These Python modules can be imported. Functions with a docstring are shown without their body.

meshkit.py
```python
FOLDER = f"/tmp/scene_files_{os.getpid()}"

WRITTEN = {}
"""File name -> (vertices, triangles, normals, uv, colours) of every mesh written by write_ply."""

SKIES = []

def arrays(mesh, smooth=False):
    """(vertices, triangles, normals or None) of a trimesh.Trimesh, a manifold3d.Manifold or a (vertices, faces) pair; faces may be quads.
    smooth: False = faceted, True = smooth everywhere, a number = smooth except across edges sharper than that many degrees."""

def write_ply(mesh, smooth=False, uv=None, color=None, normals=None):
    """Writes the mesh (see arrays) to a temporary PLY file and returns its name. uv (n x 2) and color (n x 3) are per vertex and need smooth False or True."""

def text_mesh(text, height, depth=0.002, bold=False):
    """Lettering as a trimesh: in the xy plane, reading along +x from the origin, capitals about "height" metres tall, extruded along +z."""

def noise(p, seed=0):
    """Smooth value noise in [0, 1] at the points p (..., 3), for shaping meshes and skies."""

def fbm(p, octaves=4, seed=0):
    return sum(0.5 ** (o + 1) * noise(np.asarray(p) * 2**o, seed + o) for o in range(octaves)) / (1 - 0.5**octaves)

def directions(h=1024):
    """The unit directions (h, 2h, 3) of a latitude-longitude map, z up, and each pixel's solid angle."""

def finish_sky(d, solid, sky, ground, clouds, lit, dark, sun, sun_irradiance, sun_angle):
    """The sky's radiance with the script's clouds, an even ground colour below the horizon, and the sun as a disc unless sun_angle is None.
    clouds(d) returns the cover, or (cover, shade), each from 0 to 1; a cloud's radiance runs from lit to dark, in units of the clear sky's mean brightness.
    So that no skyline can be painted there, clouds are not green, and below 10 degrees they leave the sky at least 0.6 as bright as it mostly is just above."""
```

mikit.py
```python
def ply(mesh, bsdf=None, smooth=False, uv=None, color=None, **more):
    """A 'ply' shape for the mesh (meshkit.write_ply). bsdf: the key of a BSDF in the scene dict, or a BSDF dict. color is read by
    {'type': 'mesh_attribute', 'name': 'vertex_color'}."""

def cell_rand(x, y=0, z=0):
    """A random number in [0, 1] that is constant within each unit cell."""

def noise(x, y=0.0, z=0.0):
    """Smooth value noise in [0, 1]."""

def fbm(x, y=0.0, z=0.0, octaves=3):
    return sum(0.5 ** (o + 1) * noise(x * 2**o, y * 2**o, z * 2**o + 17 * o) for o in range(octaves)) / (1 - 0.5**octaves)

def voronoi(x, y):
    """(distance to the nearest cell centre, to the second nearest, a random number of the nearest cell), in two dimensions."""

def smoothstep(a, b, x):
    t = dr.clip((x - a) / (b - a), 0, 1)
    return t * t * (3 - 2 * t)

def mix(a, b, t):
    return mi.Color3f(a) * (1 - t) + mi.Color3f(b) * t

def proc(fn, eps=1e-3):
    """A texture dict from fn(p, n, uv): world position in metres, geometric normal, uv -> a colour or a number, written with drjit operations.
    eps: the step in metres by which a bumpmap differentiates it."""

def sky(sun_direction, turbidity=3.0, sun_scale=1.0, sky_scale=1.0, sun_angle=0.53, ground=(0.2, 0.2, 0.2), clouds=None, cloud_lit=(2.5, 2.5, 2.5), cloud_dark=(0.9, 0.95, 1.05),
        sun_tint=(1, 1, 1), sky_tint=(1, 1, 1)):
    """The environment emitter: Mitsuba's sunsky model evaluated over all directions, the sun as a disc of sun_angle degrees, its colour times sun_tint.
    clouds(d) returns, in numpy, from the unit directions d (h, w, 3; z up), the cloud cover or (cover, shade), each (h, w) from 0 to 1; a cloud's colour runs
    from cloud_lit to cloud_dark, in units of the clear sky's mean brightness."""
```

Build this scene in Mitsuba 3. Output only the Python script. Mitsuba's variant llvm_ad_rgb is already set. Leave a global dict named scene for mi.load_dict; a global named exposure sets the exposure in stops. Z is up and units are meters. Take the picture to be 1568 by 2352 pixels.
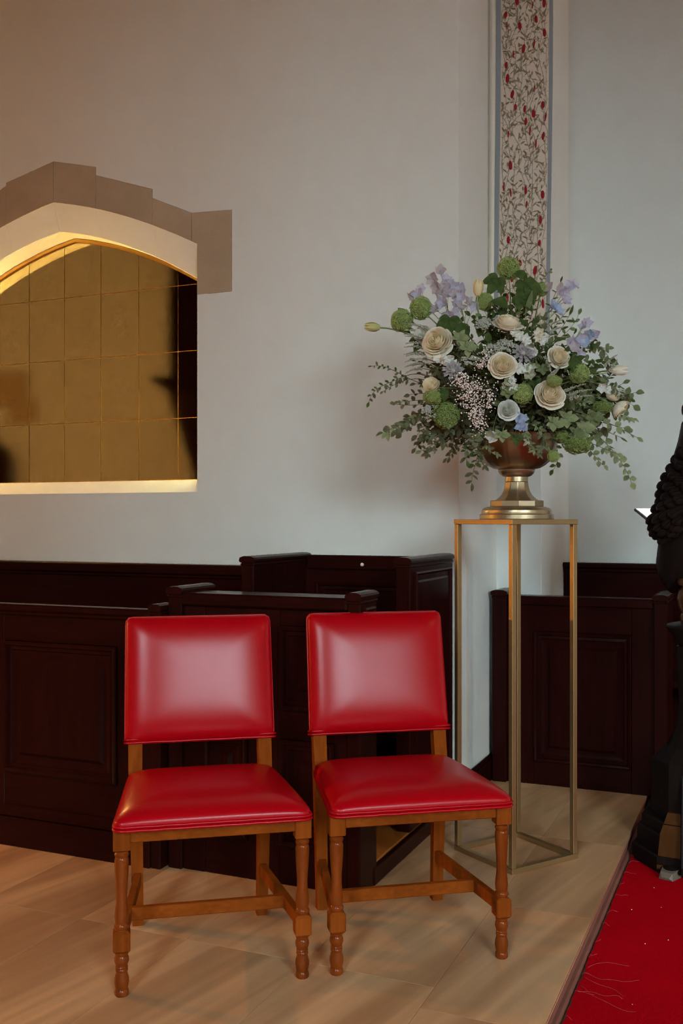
import math, random
import numpy as np, trimesh, shapely
from shapely.geometry import Polygon, box as sbox
import drjit as dr, mitsuba as mi
import mikit, meshkit
from mikit import proc, noise, fbm, smoothstep, mix, cell_rand

rng = random.Random(7)
nrg = np.random.default_rng(7)
scene, labels = {'type': 'scene'}, {}

# ------------------------------------------------------------------ camera, light, exposure
TH = math.radians(23.3)
CT, ST = math.cos(TH), math.sin(TH)
EYE = 1.2
scene['camera'] = {
    'type': 'perspective', 'fov': 2 * math.degrees(math.atan(784 / 2287)), 'fov_axis': 'x', 'near_clip': 0.05, 'far_clip': 60.0,
    'principal_point_offset_y': -16 / 2352,
    'to_world': mi.ScalarTransform4f().look_at(origin=[0, 0, EYE], target=[-ST, CT, EYE], up=[0, 0, 1])}
exposure = 0.05
DAY = (34., 43.5, 47.5)          # transept windows, overcast daylight
LAMP = (28.0, 11.0, 2.0)
SPOT = (17.0, 7.4, 1.0)           # small warm spotlight low on the left
LAMP3 = (62.0, 28.0, 9.5)  # added warm globe, fill for the right wall and pier
LAMP2 = (52.0, 27.0, 8.5)         # added warm globe, brightens the wall that the mirror reflects
LED = (112.0, 64.0, 20.0)          # strips hidden in the niche jambs

# ------------------------------------------------------------------ helpers
T4 = mi.ScalarTransform4f
def rgb(*c): return {'type': 'rgb', 'value': list(c)}
def mat(key, d):
    scene[key] = d
    return key
def numbered(name):
    if not any(k == name or k.startswith(name + '__') for k in KEYS): return name
    n = 1
    while f'{name}_{n:03d}' in KEYS or f'{name}_{n:03d}' in ROOTS: n += 1
    return f'{name}_{n:03d}'
KEYS, ROOTS, COUNT = set(), set(), {}
def newkey(name):
    n = COUNT.get(name, 0); COUNT[name] = n + 1
    return name if n == 0 else f'{name}_{n:03d}'
def lab(key, label=None, cat=None, group=None, kind=None):
    d = labels.setdefault(key, {})
    for k, v in (('label', label), ('category', cat), ('group', group), ('kind', kind)):
        if v: d[k] = v
def thing(name, label, cat, group=None):
    key = newkey(name); lab(key, label, cat, group); return key
def flip(m): return trimesh.Trimesh(m.vertices, m.faces[:, ::-1], process=False)
def outward(m):
    c = trimesh.Trimesh(m.vertices - m.vertices.mean(0), m.faces, process=False)
    return trimesh.Trimesh(m.vertices, m.faces[:, ::-1], process=False) if c.volume < 0 else m
def shape(mesh, m, smooth=False, **kw): return mikit.ply(mesh, m, smooth=smooth, **kw)
def put(key, d, M=None):
    if M is not None: d = {**d, 'to_world': T4(np.asarray(M, float).tolist())}
    scene[key] = d; return key
def part(parent, name, mesh, m, smooth=False, M=None, label=None, kind=None):
    d = mesh if isinstance(mesh, dict) else shape(mesh, m, smooth)
    key = newkey(parent + '__' + name)
    put(key, d, M)
    if label or kind: lab(key, label, None, None, kind)
    return key
def struct(name, mesh, m, smooth=False, label=None):
    put(name, shape(mesh, m, smooth)); lab(name, label or name.replace('_', ' '), None, None, 'structure'); return name

cat = trimesh.util.concatenate
def bx(x0, x1, y0, y1, z0, z1, b=0.0025):
    x0, x1 = min(x0, x1), max(x0, x1); y0, y1 = min(y0, y1), max(y0, y1); z0, z1 = min(z0, z1), max(z0, z1)
    b = min(b, .45 * (x1 - x0), .45 * (y1 - y0), .45 * (z1 - z0))
    if b <= 0:
        m = trimesh.creation.box(extents=(x1 - x0, y1 - y0, z1 - z0)); m.apply_translation(((x0 + x1) / 2, (y0 + y1) / 2, (z0 + z1) / 2)); return m
    P = []
    for sx, cx in ((1, x0), (-1, x1)):
        for sy, cy in ((1, y0), (-1, y1)):
            for sz, cz in ((1, z0), (-1, z1)):
                P += [(cx, cy + sy * b, cz + sz * b), (cx + sx * b, cy, cz + sz * b), (cx + sx * b, cy + sy * b, cz)]
    return trimesh.Trimesh(*[getattr(trimesh.convex.convex_hull(np.array(P)), a) for a in ('vertices', 'faces')], process=False)
def hull(P): 
    h = trimesh.convex.convex_hull(np.array(P, float)); return trimesh.Trimesh(h.vertices, h.faces, process=False)
def quads_mesh(V, F):
    F = np.asarray(F)
    if F.shape[1] == 4: F = np.vstack([F[:, [0, 1, 2]], F[:, [0, 2, 3]]])
    return trimesh.Trimesh(np.asarray(V, float), F, process=False)
def gridmesh(P, closed_u=False):
    """P: (nu, nv, 3)"""
    nu, nv = P.shape[:2]; F = []
    for i in range(nu if closed_u else nu - 1):
        for j in range(nv - 1):
            a, b = i * nv + j, ((i + 1) % nu) * nv + j
            F.append((a, b, b + 1, a + 1))
    return quads_mesh(P.reshape(-1, 3), F)
def lathe(prof, n=40, lobes=None):
    prof = np.array(prof, float); a = np.arange(n) / n * 2 * np.pi
    P = np.zeros((n, len(prof), 3))
    for j, (r, z) in enumerate(prof):
        rr = r if lobes is None else r * lobes(a, z)
        P[:, j, 0], P[:, j, 1], P[:, j, 2] = rr * np.cos(a), rr * np.sin(a), z
    return gridmesh(P, True)
def tube(pts, r, n=6, closed=False, cap=True):
    p = np.asarray(pts, float); m = len(p); r = np.broadcast_to(np.asarray(r, float), (m,))
    t = np.roll(p, -1, 0) - np.roll(p, 1, 0) if closed else np.gradient(p, axis=0)
    t /= np.linalg.norm(t, axis=1, keepdims=True) + 1e-12
    u = np.cross(t[0], [0, 0, 1.0])
    if np.linalg.norm(u) < .1: u = np.cross(t[0], [1.0, 0, 0])
    rings = []
    for i in range(m):
        u = u - t[i] * np.dot(u, t[i]); u /= np.linalg.norm(u); v = np.cross(t[i], u)
        a = np.arange(n) / n * 2 * np.pi
        rings.append(p[i] + r[i] * (np.cos(a)[:, None] * u + np.sin(a)[:, None] * v))
    V = np.array(rings); F = []
    for i in range(m if closed else m - 1):
        for j in range(n):
            k, l = (i + 1) % m, (j + 1) % n
            F.append((i * n + j, i * n + l, k * n + l, k * n + j))
    V = V.reshape(-1, 3)
    F = np.array(F); F = np.vstack([F[:, [0, 1, 2]], F[:, [0, 2, 3]]])
    if cap and not closed:
        V = np.vstack([V, p[0], p[-1]]); c0, c1 = len(V) - 2, len(V) - 1
        F = np.vstack([F, [(c0, (j + 1) % n, j) for j in range(n)], [(c1, (m - 1) * n + j, (m - 1) * n + (j + 1) % n) for j in range(n)]])
    return trimesh.Trimesh(V, F, process=False)
def spline(pts, n):
    p = np.asarray(pts, float)
    if len(p) == 2: return p[0] + (p[1] - p[0]) * np.linspace(0, 1, n)[:, None]
    from scipy.interpolate import CubicSpline
    d = np.concatenate([[0], np.cumsum(np.linalg.norm(np.diff(p, axis=0), axis=1))])
    return CubicSpline(d, p)(np.linspace(0, d[-1], n))
def frame(pos, z, x=None, s=1.0):
    """4x4 with local z along z"""
    z = np.asarray(z, float); z = z / np.linalg.norm(z)
    x = np.asarray(x if x is not None else (0.0, 0, 1), float); x = x - z * np.dot(x, z)
    if np.linalg.norm(x) < 1e-3: x = np.cross(z, [1.0, .3, 0])
    x /= np.linalg.norm(x); y = np.cross(z, x)
    M = np.eye(4); M[:3, 0], M[:3, 1], M[:3, 2], M[:3, 3] = x * s, y * s, z * s, pos; return M
def loops(x0, x1, z0, z1, prof, y=0.0):
    """rectangular mitred moulding on a face that looks to -y: prof = (inset, proud); the last loop is filled"""
    V, F = [], []
    for k, (o, h) in enumerate(prof):
        V += [(x0 + o, y - h, z0 + o), (x1 - o, y - h, z0 + o), (x1 - o, y - h, z1 - o), (x0 + o, y - h, z1 - o)]
        if k:
            a, b = 4 * (k - 1), 4 * k
            F += [(a + j, a + (j + 1) % 4, b + (j + 1) % 4, b + j) for j in range(4)]
    e = 4 * (len(prof) - 1); F.append((e, e + 1, e + 2, e + 3))
    m = quads_mesh(V, F); return trimesh.Trimesh(m.vertices[m.faces].reshape(-1, 3), np.arange(3 * len(m.faces)).reshape(-1, 3), process=False)
def extr(poly, y0, y1):
    """polygon in (x, z) extruded along y"""
    gs = getattr(poly, 'geoms', [poly]); out = []
    for g in gs:
        m = trimesh.creation.extrude_polygon(g, y1 - y0, engine='earcut')
        v = m.vertices; out.append(trimesh.Trimesh(np.c_[v[:, 0], y0 + v[:, 2], v[:, 1]], m.faces[:, ::-1], process=False))
    return cat(out)
def world(x, d, z): return np.array([x * CT - d * ST, x * ST + d * CT, z])
RIGHT, BACK, UP = np.array([CT, ST, 0]), np.array([-ST, CT, 0]), np.array([0, 0, 1.0])

# ------------------------------------------------------------------ materials
def pr(key, color, rough=.5, **kw):
    return mat(key, {'type': 'principled', 'base_color': color if isinstance(color, dict) else rgb(*color), 'roughness': rough, **kw})
def two(key, inner): return mat(key, {'type': 'twosided', 'bsdf': inner})
def bump(key, inner, fn, scale, eps=1e-3):
    return mat(key, {'type': 'bumpmap', 'arbitrary': {**proc(fn, eps)}, 'scale': scale, 'bsdf': inner})

def plaster_c(p, n, uv):
    t = fbm(p.x * 1.3, p.y * 1.3, p.z * 1.3, 3)
    s = fbm(p.x * 14, p.y * 14, p.z * 9, 2)
    return mix((.625, .64, .60), (.69, .705, .66), t * .7 + s * .3)
def plaster_b(p, n, uv): return fbm(p.x * 30, p.y * 30, p.z * 30, 3) + .6 * noise(p.x * 7, p.y * 7, p.z * 7)
bump('plaster', {'type': 'principled', 'base_color': proc(plaster_c), 'roughness': .75, 'specular': .25}, plaster_b, .0015, 2e-3)
def stone_c(p, n, uv):
    t = fbm(p.x * 6, p.y * 6, p.z * 6, 3); g = noise(p.x * 160, p.y * 160, p.z * 160)
    return mix((.32, .235, .155), (.47, .365, .25), t * .75 + g * .25)
bump('arch_stone', {'type': 'principled', 'base_color': proc(stone_c), 'roughness': .85, 'specular': .2}, lambda p, n, uv: fbm(p.x * 60, p.y * 60, p.z * 60, 2), .001, 1e-3)
def slab_c(p, n, uv):
    edge = p.x > -.79
    r = cell_rand(dr.select(edge, 50., dr.floor((p.x + .79) / .37)), dr.select(edge, dr.floor((p.y - 2.32) / .72), dr.floor((p.y - .45) / .662)), 3)
    w = p.x * .98 - p.y * .2
    v = fbm(w * 8 + r * 1.5, p.y * .9 + r * 2, 0., 4)
    f = fbm(w * 42, p.y * 2.4 + r * 3, 2., 2)
    vein = smoothstep(.46, .66, fbm(w * 5 + 3.1, p.y * .6 + r * 2.2, 7., 3))
    c = mix((.36, .178, .084), (.535, .308, .158), v)
    c = c * (.84 + .32 * f)
    c = mix(c, (.22, .095, .040), vein * .5)
    return c * (.985 + .03 * r) * (.97 + .06 * noise(p.x * 300, p.y * 300, p.z * 300))
pr('slab', proc(slab_c), .38, specular=.22)
pr('joint', (.16, .12, .085), .9)
def riser_c(p, n, uv): return mix((.125, .043, .030), (.20, .078, .056), fbm(p.x * 9, p.y * 9, p.z * 30, 3))  # stone colour reddened to imitate bounce from the carpet
pr('riser', proc(riser_c), .8, specular=.05)
def carpet_c(p, n, uv):
    t = fbm(p.x * 3, p.y * 3, 0., 3); g = noise(p.x * 420, p.y * 420, 0.)
    return mix((.26, .0006, .0040), (.40, .0009, .0062), t * .6 + g * .4)
bump('carpet_wool', {'type': 'principled', 'base_color': proc(carpet_c), 'roughness': .95, 'specular': .02}, lambda p, n, uv: noise(p.x * 350, p.y * 350, p.z * 350), .0025, 1e-3)
def wood_fn(a, b, sc, axis):
    def fn(p, n, uv):
        q = (p.x, p.y, p.z); l = q[axis]; o = [q[i] for i in range(3) if i != axis]
        g = fbm(o[0] * sc + 3., o[1] * sc + noise(l * 3, 0., 0.), l * sc * .07, 3)
        f = noise(o[0] * sc * 9, o[1] * sc * 9, l * sc * .5)
        return mix(a, b, g * .7 + f * .3)
    return fn
DK = ((.0078, .0011, .0009), (.025, .0040, .0028))
for ax, nm in ((0, 'u'), (1, 'v'), (2, 'z')):
    pr('pew_wood_' + nm, proc(wood_fn(*DK, 14, ax)), .22, specular=.07)
CW = ((.085, .0155, .0022), (.26, .054, .0072))
for ax, nm in ((0, 'x'), (2, 'z')):
    pr('chair_wood_' + nm, proc(wood_fn(*CW, 16, ax)), .5, specular=.0)
def turned_c(p, n, uv):
    g = fbm(p.x * 40, p.y * 40, p.z * 4, 3); return mix((.062, .0095, .0013), (.225, .0415, .0052), g)
pr('turned_wood', proc(turned_c), .17, specular=.13)
pr('plank_wood', proc(wood_fn((.22, .065, .011), (.38, .125, .024), 12, 0)), .38, specular=.1)
pr('black_wood', proc(wood_fn((.006, .0038, .0034), (.015, .0085, .007), 12, 2)), .38, specular=.04)
pr('oak_and_reflection', proc(wood_fn((.035, .0105, .0022), (.085, .027, .0055), 12, 2)), .22, specular=.3)  # wood of the knop, also the warm reflection painted on the base
def leather_b(p, n, uv): return fbm(p.x * 700, p.y * 700, p.z * 700, 2)
bump('red_leather', {'type': 'principled', 'base_color': rgb(.315, .0008, .0040), 'roughness': .27, 'specular': .215}, leather_b, .00012, 4e-4)
pr('gold_paint', (.37, .235, .105), .40, metallic=.85, specular=.5)
def urn_c(p, n, uv): return mix((.34, .25, .145), (.43, .325, .20), fbm(p.x * 30, p.y * 30, p.z * 30, 2))
pr('urn_gold', proc(urn_c), .34, metallic=.9, specular=.5)
mat('mirror_bronze', {'type': 'roughconductor', 'alpha': .004, 'specular_reflectance': rgb(.82, .69, .44), 'material': 'none'})
pr('brass', (.62, .36, .10), .3, metallic=.9)
pr('cream_cloth', (.68, .63, .53), .85, specular=.1)
pr('banner_cloth', (.60, .50, .41), .85, specular=.1)
pr('border_cloth', (.235, .245, .255), .85, specular=.1)
for k, c in (('thread_brown', (.165, .108, .060)), ('thread_olive', (.205, .155, .088)), ('thread_grey', (.225, .19, .14)), ('thread_red', (.22, .008, .012)), ('thread_rust', (.17, .035, .02))):
    two(k, {'type': 'principled', 'base_color': rgb(*c), 'roughness': .7, 'specular': .2})
pr('white_paper', (.90, .92, .93), .45, specular=.4)
pr('dull_silver', (.13, .095, .068), .55, specular=.3)
pr('ceiling_wood', (.11, .075, .05), .8, specular=.1)
pr('window_lead', (.12, .12, .12), .6)
two('thread_wool', {'type': 'principled', 'base_color': rgb(.40, .085, .08), 'roughness': .8})
pr('lint', (.75, .62, .58), .9)
pr('foam', (.02, .05, .02), .95)
# plants
def thin(key, c, tr=.7, rough=.5, spec=None):
    return mat(key, {'type': 'principledthin', 'base_color': c if isinstance(c, dict) else rgb(*c), 'roughness': rough, 'diff_trans': tr, 'eta': 1.4 if spec is None else spec})
def leafc(a, b, s=60):
    return proc(lambda p, n, uv: mix(a, b, fbm(p.x * s, p.y * s, p.z * s, 2)))
thin('leaf_dark', leafc((.030, .050, .014), (.082, .115, .036)), .5, .42)
thin('leaf_mid', leafc((.095, .122, .052), (.205, .235, .112)), .6, .45)
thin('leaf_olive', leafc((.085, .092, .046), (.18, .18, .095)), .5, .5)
thin('leaf_grey', leafc((.16, .19, .09), (.30, .335, .175)), .6, .5)
thin('leaf_lime', leafc((.19, .25, .09), (.32, .38, .17)), .7, .45)
thin('leaf_pale', leafc((.30, .32, .20), (.45, .45, .32)), .6, .5)
thin('leaf_dull', leafc((.055, .052, .028), (.125, .115, .065)), .4, .55)  # dull brown green leaf
thin('petal_cream', leafc((.85, .78, .62), (.92, .88, .76), 40), .8, .5)
thin('petal_core', leafc((.89, .81, .61), (.93, .87, .70), 40), .8, .5)
thin('petal_white', leafc((.72, .74, .68), (.88, .88, .82), 70), .8, .5)
thin('petal_tulip', leafc((.74, .62, .33), (.86, .74, .46), 40), .7, .45)
thin('petal_bud', leafc((.42, .44, .16), (.66, .58, .27), 40), .6, .45)
thin('petal_lilac', leafc((.48, .45, .58), (.66, .62, .70), 50), .8, .5)
thin('petal_mauve', leafc((.46, .38, .42), (.60, .52, .54), 50), .8, .5)
thin('petal_blue', leafc((.34, .42, .62), (.52, .59, .74), 50), .8, .5)
thin('petal_grey', leafc((.26, .23, .24), (.42, .38, .38), 80), .6, .6)
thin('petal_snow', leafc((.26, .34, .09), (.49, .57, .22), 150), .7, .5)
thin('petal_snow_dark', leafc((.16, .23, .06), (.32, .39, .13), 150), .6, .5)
pr('stem_green', leafc((.10, .15, .045), (.19, .23, .09)), .5)
pr('stem_brown', (.05, .038, .02), .6)
pr('spike_grey', leafc((.20, .20, .15), (.48, .47, .40), 400), .8)
pr('blossom_pink', leafc((.60, .49, .43), (.88, .80, .73), 200), .7)

# ------------------------------------------------------------------ the setting
LOW = -.092                       # level of the carpeted floor
DE = -.492                       # edge of the stone dais
VW, UR, VP, UP_ = 4.0, -1.192, 4.624, -.979
VB = 5.30                        # wall behind the right-hand pew
HC = 7.6                         # ceiling height
# arch of the niche
AX, HWD = -3.288, .833
ZSILL0, ZSILL1 = 1.326, 1.385
def z_out(u): u = abs(u); return 2.781 - .194 * u - .197 * u * u
def z_in(u): u = abs(u); return 2.645 - .165 * u - .277 * u * u
us = np.linspace(-HWD, HWD, 33)
arch_out = [(AX + u, z_out(u)) for u in us]
arch_in = [(AX + u, z_in(u)) for u in us]
hole = [(AX - HWD, ZSILL0)] + arch_out + [(AX + HWD, ZSILL0)]
# stone blocks round the arch (front outline): (u from, u to, z top at from, z top at to)
blocks = [(-.833, -.545, 2.70, 2.77), (-.545, -.300, 2.790, 2.905), (-.300, 0., 2.919, 2.985), (0., .257, 2.985, 2.921), (.257, .585, 2.881, 2.770), (.585, .803, 2.728, 2.630)]
stone_polys = []
for a, b, za, zb in blocks:
    uu = np.linspace(a, b, 9)
    stone_polys.append(Polygon([(AX + u, z_out(u)) for u in uu] + [(AX + b, zb), (AX + a, za)]))
qs = np.linspace(.803, .833, 3)
quoin = Polygon([(AX + u, z_out(u)) for u in qs] + [(AX + .833, 2.246), (-2.271, 2.246), (-2.271, 2.619), (AX + .803, 2.630)])
quoin_l = Polygon([(2 * AX - x, z) for x, z in quoin.exterior.coords])
stone_polys += [quoin, quoin_l]
wallpoly = sbox(-11, LOW, UR, HC).difference(Polygon(hole)).difference(shapely.union_all([s.buffer(.0015) for s in stone_polys]))
struct('wall_left', cat([extr(wallpoly, VW, VW + .12), extr(sbox(-11, LOW, UR, HC).difference(Polygon(hole).buffer(.28)), VW + .12, VP + .02),
       extr(Polygon(hole).buffer(.3), 4.25, 4.35)]), 'plaster', label='cream plastered wall with the arched niche')
for k, s in enumerate(stone_polys):
    part('wall_left', 'arch_stone', extr(s.buffer(-.0006), VW - .0015 - .0008 * (k % 3), VW + .13), 'arch_stone')
part('wall_left', 'mortar', extr(shapely.union_all([s.buffer(.001) for s in stone_polys]), VW + .0008, VW + .1), 'arch_stone')
# splay and soffit, stone by stone
bounds = [-.833, -.545, -.300, 0, .257, .585, .833]
for a, b in zip(bounds[:-1], bounds[1:]):
    uu = np.linspace(a + .0002, b - .0002, 9)
    P = np.array([[(AX + u, VW, z_out(u)), (AX + u, VW + .047, z_in(u) + .003), (AX + u, VW + .052, z_in(u)), (AX + u, VW + .165, z_in(u)), (AX + u, VW + .2, z_in(u) + .06), (AX + u, VW + .1, z_out(u) + .12), (AX + u, VW + .012, z_out(u) + .05)] for u in uu])
    part('wall_left', 'arch_soffit', flip(gridmesh(np.concatenate([P, P[:, :1]], 1))), 'plaster', smooth=25)
part('wall_left', 'sill', hull([(AX + s * HWD, y, z) for s in (-1, 1) for y, z in ((VW, ZSILL0), (VW + .05, ZSILL1), (VW + .2, ZSILL1), (VW + .2, ZSILL0 - .02), (VW + .01, ZSILL0 - .01))]), 'plaster')
for s in (-1, 1):
    part('wall_left', 'jamb', bx(AX + s * HWD, AX + s * (HWD + .06), VW + .0, VW + .2, ZSILL0, 2.5, .004), 'plaster')
    led = bx(AX + s * (HWD - .014), AX + s * (HWD - .001), VW + .075, VW + .120, ZSILL1 + .02, 2.29, .001)
    k = newkey('light_strip'); put(k, {**shape(led, 'white_paper'), 'emitter': {'type': 'area', 'radiance': rgb(*LED)}})
    lab(k, ('left' if s < 0 else 'right') + ' warm light strip inside the arched niche', 'light strip', 'light strips in the niche jambs')
# mirror of tiles
VM = 4.178
mirror = thing('mirror', 'arched bronze mirror of square tiles in the lit niche', 'mirror')
inner = Polygon([(AX - HWD + .004, ZSILL1)] + [(AX + u, z_in(u) - .002) for u in us * .995] + [(AX + HWD - .004, ZSILL1)])
part(mirror, 'backing', extr(inner, VM + .004, VM + .02), 'brass')
fr = inner.difference(inner.buffer(-.017)).difference(sbox(-6, 1.0, 0, ZSILL1 + .006))
fr = fr.intersection(shapely.union_all([Polygon([(AX + u, z_in(u) - .1) for u in us] + [(AX + u, z_in(u) + .1) for u in us[::-1]])]))
part(mirror, 'frame', extr(fr, VM - .013, VM + .004), 'brass', label='thin gold moulding along the arch')
part(mirror, 'frame', extr(sbox(AX - HWD, ZSILL1, AX + HWD, ZSILL1 + .008), VM - .012, VM + .004), 'brass')
gu = [-.833 - .10 + .2297 * k + .02 for k in range(9)]
gu = [-2.673 - AX - .2297 * k for k in range(-2, 8)][::-1]
gz = [1.375, 1.695, 2.022, 2.345, 2.70]
for a, b in zip(gu[:-1], gu[1:]):
    for c, d in zip(gz[:-1], gz[1:]):
        q = sbox(AX + a + .0016, c + .0016, AX + b - .0016, d - .0016).intersection(inner.buffer(-.004))
        if q.is_empty or q.area < 2e-4 or q.geom_type != 'Polygon': continue
        m = extr(q, VM - .002, VM + .003)
        an = (rng.random() - .5) * .003, (rng.random() - .5) * .003
        cen = np.array([q.centroid.x, VM, q.centroid.y])
        m.vertices[:, 1] += (m.vertices[:, 0] - cen[0]) * an[0] + (m.vertices[:, 2] - cen[2]) * an[1]
        part(mirror, 'tile', m, 'mirror_bronze')
# pier, back wall, opposite and end walls
struct('wall_pier', bx(UR - .3, UP_, VP, VB + .02, LOW, HC, .004), 'plaster', label='narrow plastered pier beside the corner')
struct('wall_back', bx(UP_ - .3, 10.4, VB, VB + .3, LOW, HC, 0), 'plaster', label='plastered wall behind the right-hand pew')
struct('baseboard_corner', cat([bx(UR, UR + .016, VW + .0, VP, 0, .095, .002), bx(UR, UR + .010, VW, VP, .095, .118, .003)]), 'pew_wood_v', label='dark skirting board in the corner')
struct('wall_end', bx(-11.3, -11, -3, VB, LOW, HC, 0), 'plaster')
VO = -2.2
struct('wall_opposite', bx(-11.3, -1.0, VO - .3, VO, LOW, HC, 0), 'plaster')
part('wall_opposite', 'arch_stone', extr(Polygon([(-11, 3.18), (-9.09, 3.18), (-9.09, 2.78), (-9.4, 2.78), (-9.4, 2.74), (-11, 2.74)]), VO, VO + .02), 'arch_stone')
part('wall_opposite', 'arch_stone', extr(sbox(-9.4, 2.49, -8.97, 2.779), VO, VO + .018), 'arch_stone')
oc = thing('organ_case', 'dark wooden organ case on the opposite wall, seen only in the mirror', 'organ case')
part(oc, 'pipe_case', cat([bx(-6.50, -5.5, VO, -1.72, 2.88, 5.6, .01), bx(-6.53, -6.44, VO, -1.68, 2.88, 5.6, .008), bx(-6.56, -5.48, VO, -1.64, 5.5, 5.62, .02)]), 'pew_wood_z')
part(oc, 'shelf', cat([bx(-6.72, -5.4, VO, -1.60, 2.80, 2.88, .012), bx(-6.66, -5.45, VO, -1.66, 2.75, 2.80, .01)]), 'pew_wood_u')
part(oc, 'lower_taper', hull([(u, v, z) for u, z in ((-6.62, 2.75), (-6.20, 1.5), (-5.5, 1.5), (-5.5, 2.75)) for v in (VO, -1.75)]), 'pew_wood_z')  # dark block tapering downwards under the shelf
hc = thing('high_backed_chair', 'dark high chair with a rounded top, seen only in the mirror', 'chair')
rb = Polygon([(-10.0, 0), (-9.27, 0), (-9.27, 1.95)] + [(-9.635 + .365 * math.cos(a), 1.95 + .30 * math.sin(a)) for a in np.linspace(.1, math.pi - .1, 15)] + [(-10.0, 1.95)])
part(hc, 'back', extr(rb, -2.0, -1.94), 'pew_wood_z'); part(hc, 'seat', bx(-9.98, -9.29, -1.94, -1.45, .42, .47, .01), 'pew_wood_u')
for sx in (-9.98, -9.33):
    part(hc, 'leg', bx(sx, sx + .05, -1.5, -1.45, 0, .70, .005), 'pew_wood_z'); part(hc, 'arm', bx(sx, sx + .05, -1.94, -1.45, .66, .71, .01), 'pew_wood_v')
struct('wall_return', bx(-1.3, -1.0, -6.2, VO, LOW, HC, 0), 'plaster')
wins = [(-.5, .7), (5.2, 7.1), (7.5, 9.4)]
WZ0, WZ1 = 2.9, 6.9
wp = sbox(-1.3, LOW, 10.4, HC)
for a, b in wins: wp = wp.difference(sbox(a, WZ0, b, WZ1))
struct('wall_transept', extr(wp, -6.5, -6.2), 'plaster')
struct('wall_added_shade', bx(-1.0, 10.4, VO - .3, VO, 3.5, HC, 0), 'plaster', label='unseen wall added over the transept opening to shade the upper walls')  # unseen, put in to keep daylight off the upper walls
struct('wall_far', bx(10.4, 10.7, -6.5, VB, LOW, HC, 0), 'plaster')
struct('ceiling', bx(-11.3, 10.7, -6.5, VB + .3, HC, HC + .2, 0), 'ceiling_wood')
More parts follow.
